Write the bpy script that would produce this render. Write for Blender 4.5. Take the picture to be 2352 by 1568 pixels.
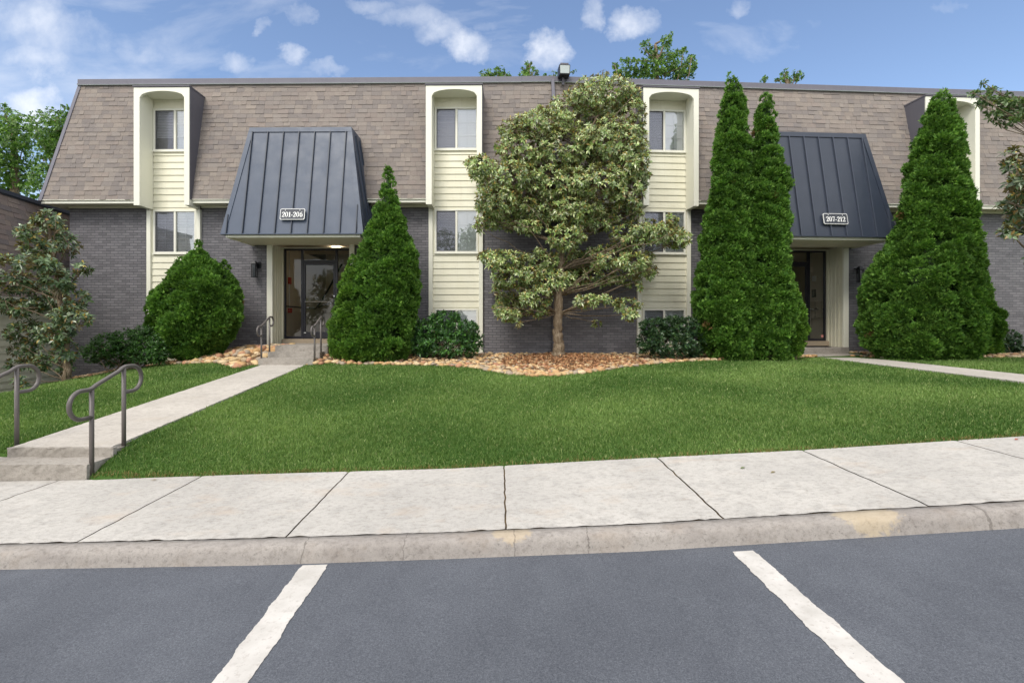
import bpy, math, random
import numpy as np
from mathutils import Vector
random.seed(7); rng = np.random.default_rng(7)
for o in list(bpy.data.objects): bpy.data.objects.remove(o)
SC = bpy.context.scene; COL = SC.collection
R = math.radians
# ------------------------------------------------------------------ camera
H = 1.55                       # camera height above the road at the kerb; all z below are relative to the eye, shifted at the end
F = 1124.0; HX = 1150.0; HY = 750.0
cam = bpy.data.cameras.new('camera'); co = bpy.data.objects.new('camera', cam); COL.objects.link(co)
cam.lens = 36.0*F/2352.0; cam.sensor_width = 36.0
cam.shift_x = (1176-HX)/2352.0; cam.shift_y = (HY-784)/2352.0
cam.clip_start = 0.05; cam.clip_end = 2000
co.location = (0, 0, 0); co.rotation_euler = (R(90), 0, 0)
SC.camera = co
# ------------------------------------------------------------------ sky and sun
SUN_EL, SUN_AZ = 50.0, -155.0   # azimuth measured from +Y clockwise: behind the camera, to the left
w = bpy.data.worlds.new('World'); SC.world = w; w.use_nodes = True
nt = w.node_tree; nt.nodes.clear()
def wn(t, **k):
    n = nt.nodes.new(t)
    for a, b in k.items(): setattr(n, a, b)
    return n
def wmath(op, a, b=None, c=None, clamp=False):
    n = wn('ShaderNodeMath', operation=op, use_clamp=clamp)
    for i, x in enumerate((a, b, c)):
        if x is None: continue
        if isinstance(x, (int, float)): n.inputs[i].default_value = x
        else: nt.links.new(x, n.inputs[i])
    return n.outputs[0]
sky = wn('ShaderNodeTexSky', sky_type='NISHITA', sun_disc=False, sun_elevation=R(SUN_EL), sun_rotation=R(SUN_AZ))
sky.air_density = 1.0; sky.dust_density = 0.6; sky.ozone_density = 1.5; sky.altitude = 0
bg = wn('ShaderNodeBackground'); bg.inputs['Strength'].default_value = 0.15
outw = wn('ShaderNodeOutputWorld')
tc = wn('ShaderNodeTexCoord'); sep = wn('ShaderNodeSeparateXYZ'); nt.links.new(tc.outputs['Generated'], sep.inputs[0])
yy = wmath('MAXIMUM', wmath('ABSOLUTE', sep.outputs[1]), 0.15)
uu = wmath('DIVIDE', sep.outputs[0], yy); vv = wmath('DIVIDE', sep.outputs[2], yy)
cmb = wn('ShaderNodeCombineXYZ'); nt.links.new(uu, cmb.inputs[0]); nt.links.new(vv, cmb.inputs[1])
nz = wn('ShaderNodeTexNoise'); nz.inputs['Scale'].default_value = 9; nz.inputs['Detail'].default_value = 8; nz.inputs['Roughness'].default_value = 0.6
nt.links.new(cmb.outputs[0], nz.inputs['Vector'])
nf = nz.outputs['Fac']
# wispy broad cloud: stretched noise, thicker to the left
mp = wn('ShaderNodeMapping'); mp.inputs['Scale'].default_value = (1.0, 2.6, 1); mp.inputs['Location'].default_value = (3.1, 1.7, 0); nt.links.new(cmb.outputs[0], mp.inputs[0])
nw = wn('ShaderNodeTexNoise'); nw.inputs['Scale'].default_value = 3.2; nw.inputs['Detail'].default_value = 9; nw.inputs['Roughness'].default_value = 0.58; nw.inputs['Distortion'].default_value = 0.4
nt.links.new(mp.outputs[0], nw.inputs['Vector'])
leftw = wmath('MULTIPLY_ADD', uu, -0.12, 0.0)
wisp = wmath('MULTIPLY', wmath('SUBTRACT', wmath('ADD', nw.outputs['Fac'], leftw), 0.545), 3.0, clamp=True)
wisp = wmath('MULTIPLY', wisp, 0.42)
# unseen bright cloud added overhead and behind the lot for soft neutral fill
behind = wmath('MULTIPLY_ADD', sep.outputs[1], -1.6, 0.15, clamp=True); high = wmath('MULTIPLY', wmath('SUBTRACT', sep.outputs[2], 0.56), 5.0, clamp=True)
fill_veil = wmath('MULTIPLY', wmath('MAXIMUM', behind, high), wmath('MULTIPLY_ADD', nw.outputs['Fac'], 1.1, .15, clamp=True), clamp=True)
acc = wisp
nz2 = wn('ShaderNodeTexNoise'); nz2.inputs['Scale'].default_value = 11; nz2.inputs['Detail'].default_value = 7; nz2.inputs['Roughness'].default_value = 0.62; nt.links.new(cmb.outputs[0], nz2.inputs['Vector'])
sc2 = wn('ShaderNodeSeparateColor'); nt.links.new(nz2.outputs['Color'], sc2.inputs[0])
uw = wmath('MULTIPLY_ADD', wmath('SUBTRACT', sc2.outputs[0], .5), .12, uu); vw = wmath('MULTIPLY_ADD', wmath('SUBTRACT', sc2.outputs[1], .5), .095, vv)
front = wmath('GREATER_THAN', sep.outputs[1], 0.0)
blobs = [(1075,100,62,34,.9),(1020,75,60,26,.55),(940,45,80,24,.45),(1255,128,44,46,.95),(1462,50,55,36,.8),(1360,22,32,40,.7),(672,120,28,24,.6),
         (690,28,34,24,.5),(608,66,22,16,.5),(545,150,48,24,.5),(70,140,150,34,.55),(40,40,110,60,.6),(130,90,130,50,.5),(70,255,90,55,.85),(860,20,50,16,.35),(740,160,50,14,.35),(1130,60,24,14,.3),(2180,20,30,14,.25),(350,125,90,22,.35),(1700,20,26,22,.3)]
for bx_, by_, rx_, ry_, s_ in blobs:
    cu, cv = (bx_-HX)/F, (HY-by_)/F
    du = wmath('DIVIDE', wmath('SUBTRACT', uw, cu), rx_/F); dv = wmath('DIVIDE', wmath('SUBTRACT', vw, cv), ry_/F)
    d = wmath('ADD', wmath('MULTIPLY', du, du), wmath('MULTIPLY', dv, dv))
    d = wmath('ADD', d, wmath('MULTIPLY', wmath('SUBTRACT', nf, 0.5), -4.0))
    m = wmath('MULTIPLY', wmath('SUBTRACT', 1.5, d), 0.50, clamp=True)
    m = wmath('MULTIPLY', wmath('MULTIPLY', m, wmath('MULTIPLY_ADD', nf, 1.3, .18, clamp=True)), s_*.9*1.0)
    m = wmath('MULTIPLY', m, front)
    acc = wmath('MAXIMUM', acc, m)
gain = wn('ShaderNodeMix', data_type='RGBA', blend_type='MULTIPLY'); gain.inputs[0].default_value = 1
nt.links.new(sky.outputs[0], gain.inputs[6]); gain.inputs[7].default_value = (.82, .80, .815, 1)
mixc = wn('ShaderNodeMix', data_type='RGBA'); nt.links.new(acc, mixc.inputs[0]); nt.links.new(gain.outputs[2], mixc.inputs[6]); mixc.inputs[7].default_value = (4.5, 4.6, 4.8, 1)
mixv = wn('ShaderNodeMix', data_type='RGBA'); nt.links.new(fill_veil, mixv.inputs[0]); nt.links.new(mixc.outputs[2], mixv.inputs[6]); mixv.inputs[7].default_value = (8.2, 8.0, 7.7, 1)   # out-of-view cloud, brightened to fill-light the facade
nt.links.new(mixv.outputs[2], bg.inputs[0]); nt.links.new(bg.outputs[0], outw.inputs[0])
SKYGAIN = gain; CLOUD = mixc
sl = bpy.data.lights.new('sun', 'SUN'); sl.energy = 1.6; sl.angle = R(24); sl.color = (1, .95, .87)
so = bpy.data.objects.new('sun', sl); COL.objects.link(so); so.location = (-20, -20, 30)
az = R(SUN_AZ); sd = Vector((math.sin(az)*math.cos(R(SUN_EL)), math.cos(az)*math.cos(R(SUN_EL)), math.sin(R(SUN_EL))))
so.rotation_euler = sd.to_track_quat('Z', 'Y').to_euler()
SC.view_settings.view_transform = 'Standard'; SC.view_settings.look = 'None'; SC.view_settings.gamma = 1
SC.view_settings.exposure = 0.76
SC.render.engine = 'CYCLES'
# ------------------------------------------------------------------ materials
def mat(name, color=(.5,.5,.5), rough=.7, metal=0, spec=.4, build=None):
    m = bpy.data.materials.new(name); m.use_nodes = True
    n = m.node_tree; p = n.nodes['Principled BSDF']
    p.inputs['Base Color'].default_value = (*color, 1); p.inputs['Roughness'].default_value = rough
    p.inputs['Metallic'].default_value = metal; p.inputs['Specular IOR Level'].default_value = spec
    if build: build(n, p)
    return m
def N(n, t, inp=None, **k):
    x = n.nodes.new(t)
    for a, b in k.items(): setattr(x, a, b)
    for a, b in (inp or {}).items():
        if hasattr(b, 'is_output') or isinstance(b, bpy.types.NodeSocket): n.links.new(b, x.inputs[a])
        else: x.inputs[a].default_value = b
    return x
def noise(n, scale, detail=4, rough=.55, vec=None, mapscale=None):
    if vec is None: vec = n.nodes.new('ShaderNodeTexCoord').outputs['Object']
    if mapscale:
        vec = N(n, 'ShaderNodeMapping', {'Vector': vec, 'Scale': mapscale}).outputs[0]
    return N(n, 'ShaderNodeTexNoise', {'Vector': vec, 'Scale': scale, 'Detail': detail, 'Roughness': rough}).outputs['Fac']
def ramp(n, fac, stops):
    r = n.nodes.new('ShaderNodeValToRGB'); n.links.new(fac, r.inputs[0])
    while len(r.color_ramp.elements) < len(stops): r.color_ramp.elements.new(.5)
    for e, (p, c) in zip(r.color_ramp.elements, stops):
        e.position = p; e.color = (*c, 1) if len(c) == 3 else c
    return r.outputs[0]
def mixc_(n, fac, a, b, mode='MIX'):
    x = n.nodes.new('ShaderNodeMix'); x.data_type = 'RGBA'; x.blend_type = mode
    for i, s in ((0, fac), (6, a), (7, b)):
        if isinstance(s, bpy.types.NodeSocket): n.links.new(s, x.inputs[i])
        elif isinstance(s, (int, float)): x.inputs[i].default_value = s
        else: x.inputs[i].default_value = (*s, 1)
    return x.outputs[2]
def bump(n, p, h, strength=.3, dist=.01):
    b = N(n, 'ShaderNodeBump', {'Height': h, 'Strength': strength, 'Distance': dist}); n.links.new(b.outputs[0], p.inputs['Normal'])
def attr(n): return N(n, 'ShaderNodeAttribute', attribute_name='Col').outputs['Color']

def _brick(n, p):
    t = n.nodes.new('ShaderNodeTexCoord').outputs['Object']
    s = N(n, 'ShaderNodeSeparateXYZ', {0: t}); c = N(n, 'ShaderNodeCombineXYZ', {0: s.outputs[0], 1: s.outputs[2]})
    wob = noise(n, 1.5, 2, vec=t); 
    b = N(n, 'ShaderNodeTexBrick', {'Vector': c.outputs[0], 'Scale': 1.0, 'Mortar Size': .006, 'Mortar Smooth': .35, 'Brick Width': .215, 'Row Height': .072, 'Bias': 0.0,
          'Color1': (.112,.109,.118,1), 'Color2': (.172,.167,.178,1), 'Mortar': (.072,.070,.078,1)})
    f = noise(n, 1.1, 5); f2 = noise(n, 26, 4, .65)
    base = mixc_(n, ramp(n, f, [(.35,(0,0,0)),(.7,(1,1,1))]), b.outputs[0], mixc_(n, 1.0, b.outputs[0], (1.18,1.16,1.16), 'MULTIPLY'))
    base = mixc_(n, ramp(n, f2, [(.5,(0,0,0)),(.75,(.55,.55,.55))]), base, (.18,.176,.188))
    n.links.new(base, p.inputs['Base Color'])
    h = N(n, 'ShaderNodeMath', {0: b.outputs['Fac'], 1: -1.0}, operation='MULTIPLY').outputs[0]
    h = N(n, 'ShaderNodeMath', {0: noise(n, 40, 3), 1: .55, 2: h}, operation='MULTIPLY_ADD').outputs[0]
    bump(n, p, h, 1.0, .014)
M = {}
M['brick'] = mat('painted_brick', rough=.6, spec=.35, build=_brick)
def _cream(n, p):
    f = noise(n, 2.2, 5); g = noise(n, 3, 4, mapscale=(6, 6, .5))
    c = mixc_(n, ramp(n, f, [(.4,(0,0,0)),(.7,(1,1,1))]), (.70,.675,.53), (.74,.72,.585))
    c = mixc_(n, ramp(n, g, [(.55,(0,0,0)),(.8,(.35,.35,.35))]), c, (.55,.51,.38))
    n.links.new(c, p.inputs['Base Color']); bump(n, p, noise(n, 60, 3), .12, .004)
M['cream'] = mat('cream_paint', rough=.5, build=_cream)
M['creamtrim'] = mat('cream_trim', (.76,.75,.64), .45)
M['vinyl'] = mat('vinyl_frame', (.74,.73,.64), .4)
def _shingle(n, p):
    a = attr(n); f = noise(n, 90, 3, .7); g = noise(n, .9, 4)
    c = mixc_(n, 1.0, a, ramp(n, f, [(.3,(.72,.72,.72)),(.7,(1.25,1.25,1.25))]), 'MULTIPLY')
    c = mixc_(n, 1.0, c, ramp(n, g, [(.3,(.9,.9,.92)),(.7,(1.08,1.06,1.04))]), 'MULTIPLY')
    n.links.new(c, p.inputs['Base Color']); bump(n, p, f, .5, .006)
M['shingle'] = mat('shingle', rough=.92, spec=.15, build=_shingle)
def _metal(c1, c2, rr):
    def f_(n, p):
        f = noise(n, 1.3, 5); s = noise(n, 2, 4, mapscale=(14, 14, .7))
        c = mixc_(n, f, c1, c2); c = mixc_(n, ramp(n, s, [(.55,(0,0,0)),(.8,(.25,.25,.25))]), c, tuple(x*1.5 for x in c2))
        n.links.new(c, p.inputs['Base Color']); n.links.new(ramp(n, noise(n, 3, 5), [(.3,(rr-.06,)*3),(.7,(rr+.1,)*3)]), p.inputs['Roughness'])
        bump(n, p, noise(n, 2.0, 2), .12, .03)
    return f_
M['awning'] = mat('standing_seam_metal', rough=.4, metal=.0, spec=.5, build=_metal((.044,.062,.098), (.055,.075,.116), .44))
M['awning_dark'] = mat('seam_rib_metal', (.030,.038,.055), .45)
M['navy'] = mat('navy_metal', rough=.4, spec=.5, build=_metal((.026,.034,.052), (.036,.045,.066), .36))
M['navy_rib'] = mat('navy_rib', (.055,.065,.090), .4)
M['coping'] = mat('coping_metal', rough=.5, build=_metal((.125,.122,.148), (.15,.145,.172), .5))
M['grey_clad'] = mat('grey_cladding', rough=.6, build=_metal((.095,.092,.108), (.115,.11,.128), .6))
M['white'] = mat('white_paint', (.8,.8,.78), .45)
M['black'] = mat('black_frame', (.018,.017,.024), .35)
M['blackm'] = mat('black_iron', (.012,.013,.015), .4)
def _conc(base, dark, stain, stain_amt=.5, bs=.35):
    def f_(n, p):
        big = noise(n, .9, 6, .6); mid = noise(n, 6, 6, .65); fine = noise(n, 120, 3, .7)
        c = mixc_(n, ramp(n, big, [(.38,(0,0,0)),(.62,(1,1,1))]), base, tuple(.5*(a+b) for a, b in zip(base, dark)))
        c = mixc_(n, ramp(n, mid, [(.5,(0,0,0)),(.72,(.8,.8,.8))]), c, dark)
        c = mixc_(n, ramp(n, fine, [(.56,(0,0,0)),(.72,(.65,.65,.65))]), c, tuple(x*.6 for x in dark))
        c = mixc_(n, 1.0, c, ramp(n, noise(n, 20, 6, .75, mapscale=(1, 1.5, 1)), [(.36,(.80,.79,.77)),(.5,(1,1,1)),(.68,(1.06,1.06,1.05))]), 'MULTIPLY')
        st = noise(n, 1.7, 6, .62, mapscale=(1, 1.8, 1))
        c = mixc_(n, ramp(n, st, [(.56,(0,0,0)),(.72,(stain_amt,)*3)]), c, stain)
        n.links.new(c, p.inputs['Base Color'])
        pn = noise(n, 38, 5, .75, mapscale=(1,1.4,1)); pits = ramp(n, pn, [(.3,(0,0,0)),(.45,(1,1,1))])
        c = mixc_(n, ramp(n, pn, [(.33,(.55,.55,.55)),(.40,(0,0,0))]), c, tuple(x*.62 for x in dark)); n.links.new(c, p.inputs['Base Color'])
        bump(n, p, mixc_(n, .5, pits, fine), bs, .006)
    return f_
M['sidewalk'] = mat('sidewalk_concrete', rough=.9, spec=.2, build=_conc((.47,.447,.415), (.335,.32,.30), (.45,.36,.28), .45, .5))
M['kerb'] = mat('kerb_concrete', rough=.9, spec=.2, build=_conc((.335,.308,.283), (.225,.203,.188), (.27,.22,.175), .5, .7))
M['steps'] = mat('step_concrete', rough=.9, spec=.2, build=_conc((.36,.33,.295), (.22,.20,.175), (.30,.24,.19), .4, .6))
M['walk'] = mat('walkway_concrete', rough=.9, spec=.2, build=_conc((.49,.455,.41), (.36,.33,.295), (.42,.36,.29), .35, .5))
M['joint'] = mat('joint_dirt', rough=1, spec=.05, build=lambda n, p: n.links.new(ramp(n, noise(n, 14, 4), [(.35,(.055,.045,.035)),(.65,(.17,.12,.065))]), p.inputs['Base Color']))
M['sill'] = mat('threshold', (.36,.29,.21), .8)
def _asph(n, p):
    fine = mixc_(n, .5, noise(n, 95, 3, .8), noise(n, 240, 2, .8)); big = noise(n, .7, 6, .6); m2 = noise(n, 3.5, 6, .65, mapscale=(1, .6, 1)); sp = noise(n, 700, 1, .5)
    c = ramp(n, fine, [(.36,(.052,.058,.070)),(.5,(.092,.099,.116)),(.64,(.152,.162,.184))])
    c = mixc_(n, 1.0, c, ramp(n, big, [(.3,(.80,.805,.815)),(.7,(1.07,1.07,1.07))]), 'MULTIPLY')
    c = mixc_(n, 1.0, c, ramp(n, m2, [(.3,(.88,.88,.89)),(.7,(1.08,1.08,1.07))]), 'MULTIPLY')
    c = mixc_(n, ramp(n, sp, [(.66,(0,0,0)),(.72,(.6,.6,.6))]), c, (.32,.33,.35))
    n.links.new(c, p.inputs['Base Color']); bump(n, p, fine, .5, .004)
M['asphalt'] = mat('asphalt', rough=.85, spec=.25, build=_asph)
def _paint(n, p):
    f = noise(n, 38, 6, .7); g = noise(n, 6, 4)
    c = mixc_(n, ramp(n, g, [(.3,(0,0,0)),(.7,(1,1,1))]), (.43,.41,.38), (.56,.535,.505))
    c = mixc_(n, ramp(n, f, [(.55,(0,0,0)),(.63,(.75,.75,.75))]), c, (.40,.37,.34))
    c = mixc_(n, ramp(n, noise(n, 90, 5, .7), [(.66,(0,0,0)),(.7,(1,1,1))]), c, (.2,.2,.21))
    n.links.new(c, p.inputs['Base Color']); bump(n, p, f, .4, .003)
M['paint'] = mat('line_paint', rough=.8, spec=.2, build=_paint)
def _ground(n, p):
    f = noise(n, 1.4, 6); g = noise(n, 50, 4, .7)
    c = mixc_(n, f, (.06,.125,.024), (.09,.165,.036)); c = mixc_(n, ramp(n, g, [(.35,(0,0,0)),(.65,(1,1,1))]), c, (.04,.085,.018))
    n.links.new(c, p.inputs['Base Color']); bump(n, p, g, .8, .03)
M['ground'] = mat('turf_soil', rough=1, spec=.1, build=_ground)
def _bed(n, p):
    g = noise(n, 30, 5, .7); c = ramp(n, g, [(.3,(.06,.04,.026)),(.5,(.20,.13,.08)),(.7,(.32,.22,.13))])
    n.links.new(c, p.inputs['Base Color']); bump(n, p, g, .9, .03)
M['bedsoil'] = mat('bed_gravel', rough=1, spec=.1, build=_bed)
M['handrail'] = mat('rail_paint', rough=.38, build=_metal((.105,.092,.086), (.13,.115,.108), .38))
M['bark'] = mat('bark', rough=.9, spec=.15, build=lambda n, p: (n.links.new(ramp(n, noise(n, 9, 6, .7, mapscale=(2.5,2.5,.8)), [(.3,(.09,.065,.04)),(.5,(.20,.15,.10)),(.66,(.30,.25,.18)),(.8,(.15,.16,.06))]), p.inputs['Base Color']), bump(n, p, noise(n, 14, 5, .7, mapscale=(3,3,1)), .9, .04)))
M['stone'] = mat('river_stone', rough=.75, spec=.25, build=lambda n, p: (n.links.new(mixc_(n, 1.0, attr(n), ramp(n, noise(n, 22, 5, .65), [(.3,(.62,.58,.54)),(.7,(1.25,1.22,1.2))]), 'MULTIPLY'), p.inputs['Base Color']), bump(n, p, noise(n, 40, 4), .4, .01)))
def leafmat(name, rough, trans, back=None, spec=.5):
    m = bpy.data.materials.new(name); m.use_nodes = True; n = m.node_tree; p = n.nodes['Principled BSDF']; out = n.nodes['Material Output']
    a = attr(n); c = a
    if back: c = mixc_(n, N(n, 'ShaderNodeNewGeometry').outputs['Backfacing'], a, back)
    n.links.new(c, p.inputs['Base Color']); p.inputs['Roughness'].default_value = rough; p.inputs['Specular IOR Level'].default_value = spec
    t = n.nodes.new('ShaderNodeBsdfTranslucent'); n.links.new(mixc_(n, 1.0, c, (1.25,1.35,.7), 'MULTIPLY'), t.inputs[0])
    mx = n.nodes.new('ShaderNodeMixShader'); mx.inputs[0].default_value = trans
    n.links.new(p.outputs[0], mx.inputs[1]); n.links.new(t.outputs[0], mx.inputs[2]); n.links.new(mx.outputs[0], out.inputs[0])
    return m
M['magnolia'] = leafmat('magnolia_leaf', .27, .2, back=(.20,.16,.075), spec=.6)
M['arbor'] = leafmat('arborvitae_foliage', .65, .22, spec=.25)
M['leaf'] = leafmat('broad_leaf', .45, .3)
M['shrubleaf'] = leafmat('shrub_leaf', .35, .18)
M['grass'] = leafmat('grass_blade', .6, .25, spec=.25)
def glassmat(name, refl, tint=(1,1,1), rough=.0):
    m = bpy.data.materials.new(name); m.use_nodes = True; n = m.node_tree; n.nodes.remove(n.nodes['Principled BSDF']); out = n.nodes['Material Output']
    tr = N(n, 'ShaderNodeBsdfTransparent', {0: (*tint, 1)}); gl = N(n, 'ShaderNodeBsdfGlossy', {'Roughness': rough, 'Color': (.95,.97,1,1)})
    fr = N(n, 'ShaderNodeFresnel', {'IOR': 1.5}); f2 = N(n, 'ShaderNodeMath', {0: fr.outputs[0], 1: refl}, operation='ADD', use_clamp=True)
    mx = N(n, 'ShaderNodeMixShader', {0: f2.outputs[0], 1: tr.outputs[0], 2: gl.outputs[0]}); n.links.new(mx.outputs[0], out.inputs[0])
    return m
M['glass'] = glassmat('window_glass', .17, (.95,.97,.96), .01)
M['doorglass'] = glassmat('door_glass', .0, (.88,.88,.86))
M['screen'] = glassmat('insect_screen', .02, (.60,.60,.64), .5)
M['blind'] = mat('blind_slat', (.86,.86,.85), .5)
M['beige'] = mat('hall_plaster', (.66,.58,.46), .8)
M['beige_dark'] = mat('hall_floor', (.22,.18,.14), .6)
M['stairs'] = mat('stair_dark', (.035,.03,.03), .9)  # on the stairs this dark tone imitates the doors' dark reflection; doormat shares it
M['red'] = mat('alarm_red', (.5,.035,.02), .5)
M['steel'] = mat('steel', (.55,.55,.56), .3, .9)
M['mail'] = mat('mailbox_metal', (.50,.42,.30), .4, .2)
def em(name, c, s):
    m = bpy.data.materials.new(name); m.use_nodes = True; p = m.node_tree.nodes['Principled BSDF']
    p.inputs['Emission Color'].default_value = (*c, 1); p.inputs['Emission Strength'].default_value = s; return m
M['lit'] = em('lamp_diffuser', (1,.86,.62), 9.0)
M['signplate'] = mat('sign_plate', (.045,.05,.062), .5)
M['signwhite'] = mat('sign_white', (.85,.85,.83), .5)
M['lanternglass'] = mat('lantern_glass', (.05,.055,.06), .15)
M['frost'] = mat('frosted_lens', (.42,.47,.46), .3)
# ------------------------------------------------------------------ mesh helpers
def tag(o, label=None, cat=None, group=None, kind=None):
    if label: o['label'] = label
    if cat: o['category'] = cat
    if group: o['group'] = group
    if kind: o['kind'] = kind
    return o
def empty(name, loc, label, cat, group=None):
    o = bpy.data.objects.new(name, None); COL.objects.link(o); o.location = loc; o.empty_display_size = .2
    return tag(o, label, cat, group)
def wloc(o):
    v = Vector((0,0,0))
    while o is not None: v += o.location; o = o.parent
    return v
def link_mesh(name, me, parent=None, origin=None):
    o = bpy.data.objects.new(name, me); COL.objects.link(o)
    if parent: o.parent = parent
    elif origin: o.location = origin
    return o
ID = lambda a, b, c: Vector((a, b, c))
class MB:
    def __init__(s, T=ID): s.V = []; s.Fc = []; s.mi = []; s.C = []; s.T = T; s.hascol = False
    def v(s, a, b, c, col=None): s.V.append(s.T(a, b, c)); s.C.append(col or (1,1,1)); s.hascol |= col is not None; return len(s.V)-1
    def poly(s, pts, m=0, col=None): s.Fc.append([s.v(*p, col) for p in pts]); s.mi.append(m)
    def box(s, a0, a1, b0, b1, c0, c1, m=0, col=None):
        i = [s.v(a, b, c, col) for a in (a0,a1) for b in (b0,b1) for c in (c0,c1)]
        for f in ((0,1,3,2),(4,6,7,5),(0,4,5,1),(2,3,7,6),(0,2,6,4),(1,5,7,3)):
            s.Fc.append([i[k] for k in f]); s.mi.append(m)
    def hexa(s, lo, hi, m=0, col=None):      # two quads of 4 points, joined
        i = [s.v(*p, col) for p in lo]+[s.v(*p, col) for p in hi]
        for f in ((3,2,1,0),(4,5,6,7),(0,1,5,4),(1,2,6,5),(2,3,7,6),(3,0,4,7)): s.Fc.append([i[k] for k in f]); s.mi.append(m)
    def tube(s, path, r, n=8, m=0, col=None, cap=True):
        P = [s.T(*p) for p in path]; k = len(P); rr = r if isinstance(r, (list, tuple)) else [r]*k
        t0 = (P[1]-P[0]).normalized(); a = t0.orthogonal().normalized(); rings = []
        for j in range(k):
            t = (P[min(j+1,k-1)]-P[max(j-1,0)]).normalized(); a = (a-t*a.dot(t)).normalized(); b = t.cross(a); ring = []
            for q in range(n):
                th = 2*math.pi*q/n; s.V.append(P[j]+(a*math.cos(th)+b*math.sin(th))*rr[j]); s.C.append(col or (1,1,1)); ring.append(len(s.V)-1)
            rings.append(ring)
        for j in range(k-1):
            for q in range(n): s.Fc.append([rings[j][q], rings[j][(q+1)%n], rings[j+1][(q+1)%n], rings[j+1][q]]); s.mi.append(m)
        if cap: s.Fc.append(rings[0][::-1]); s.mi.append(m); s.Fc.append(rings[-1]); s.mi.append(m)
    def build(s, name, mats, parent=None, smooth=False, bevel=0, origin=None):
        me = bpy.data.meshes.new(name); off = wloc(parent) if parent else Vector(origin or (0,0,0))
        me.from_pydata([v-off for v in s.V], [], s.Fc)
        if not isinstance(mats, (list, tuple)): mats = [mats]
        for x in mats: me.materials.append(x)
        me.polygons.foreach_set('material_index', s.mi)
        if s.hascol:
            ca = me.color_attributes.new('Col', 'FLOAT_COLOR', 'POINT'); ca.data.foreach_set('color', np.array([(*c, 1) for c in s.C], dtype=np.float32).ravel())
        if smooth: me.polygons.foreach_set('use_smooth', [True]*len(me.polygons))
        me.update()
        o = link_mesh(name, me, parent, origin)
        if bevel:
            b = o.modifiers.new('bevel', 'BEVEL'); b.width = bevel; b.segments = 2; b.limit_method = 'ANGLE'; b.angle_limit = R(50)
        return o
def npmesh(name, V, Fq, C, mats, parent=None, smooth=False, origin=None):
    """V (n,3), Fq (m,k) same-size faces, C (n,3) colours"""
    me = bpy.data.meshes.new(name); off = np.array(wloc(parent) if parent else (origin or (0,0,0)))
    n, m, k = len(V), len(Fq), Fq.shape[1]
    me.vertices.add(n); me.vertices.foreach_set('co', (V-off).astype(np.float32).ravel())
    me.loops.add(m*k); me.loops.foreach_set('vertex_index', Fq.astype(np.int32).ravel())
    me.polygons.add(m); me.polygons.foreach_set('loop_start', np.arange(0, m*k, k, dtype=np.int32)); me.polygons.foreach_set('loop_total', np.full(m, k, dtype=np.int32))
    if C is not None:
        ca = me.color_attributes.new('Col', 'FLOAT_COLOR', 'POINT'); ca.data.foreach_set('color', np.concatenate([C, np.ones((n,1))], 1).astype(np.float32).ravel())
    me.materials.append(mats); me.update(calc_edges=True); me.validate()
    if smooth: me.polygons.foreach_set('use_smooth', [True]*m)
    return link_mesh(name, me, parent, origin)
def at(px, py, Y): return Vector(((px-HX)/F*Y, Y, (HY-py)/F*Y))
# ------------------------------------------------------------------ terrain
rows = {
 4.85: [(-80,-6),(-30,-3.2),(-14,-1.9),(-11,-1.55),(-8,-1.40),(-5.35,-1.35),(-5.2,-1.57),(-4.2,-1.575),(-4.02,-1.50),(-3.5,-1.515),(-2.43,-1.475),(-.48,-1.419),(1.38,-1.318),(3,-1.237),(5.19,-1.099),(8,-.985),(12,-.86),(80,-.4)],
 5.2: [(-80,-6),(-30,-3.3),(-14,-2.0),(-11,-1.57),(-8,-1.39),(-5.35,-1.32),(-5.2,-1.42),(-4.3,-1.40),(-4.1,-1.295),(-3.85,-1.315),(-3.3,-1.41),(-2.43,-1.43),(-.48,-1.385),(1.38,-1.288),(3,-1.207),(5.19,-1.073),(8,-.967),(12,-.845),(80,-.4)],
 5.5: [(-80,-6),(-30,-3.4),(-14,-2.1),(-11,-1.6),(-8,-1.38),(-5.35,-1.29),(-4.15,-1.27),(-3.9,-1.285),(-2.4,-1.375),(-.5,-1.345),(1.4,-1.255),(3,-1.175),(5.2,-1.045),(8,-.945),(12,-.83),(80,-.4)],
 7: [(-80,-7),(-30,-4),(-14,-2.6),(-11,-1.62),(-9,-1.33),(-5,-1.19),(-4,-1.19),(-2,-1.22),(0,-1.20),(4,-1.05),(8,-.895),(12,-.80),(80,-.4)],
 9: [(-80,-7),(-30,-4),(-14,-2.9),(-11,-1.75),(-9.3,-1.25),(-7,-1.15),(-5,-1.065),(-2,-1.06),(0,-1.05),(4,-.965),(8,-.86),(12,-.76),(80,-.4)],
 11.3: [(-80,-7),(-30,-4),(-15,-3.1),(-12,-1.95),(-10.2,-1.26),(-8,-.98),(-6.3,-.90),(-5,-.91),(-3,-.88),(0,-.90),(4,-.86),(8,-.82),(12,-.74),(80,-.4)],
 12.3: [(-80,-7),(-30,-4),(-15,-3.1),(-12.2,-1.75),(-10.5,-1.25),(-8.5,-.98),(-7,-.72),(-6.2,-.58),(-5,-.58),(-4,-.60),(-3,-.74),(0,-.79),(4,-.79),(8,-.80),(12,-.70),(80,-.4)],
 13.5: [(-80,-7),(-30,-4),(-15,-3.1),(-12.2,-1.62),(-11,-1.34),(-8.5,-.86),(-7,-.56),(-6.2,-.53),(-5,-.53),(-4,-.54),(-3,-.66),(0,-.74),(4,-.74),(8,-.79),(12,-.67),(80,-.4)],
 16: [(-80,-7),(-30,-4),(-15,-3.2),(-12.5,-2.0),(-10,-1.3),(0,-.85),(80,-.6)],
 90: [(-80,-7),(-30,-4),(0,-3),(80,-2)]}
ry = sorted(rows)
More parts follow.
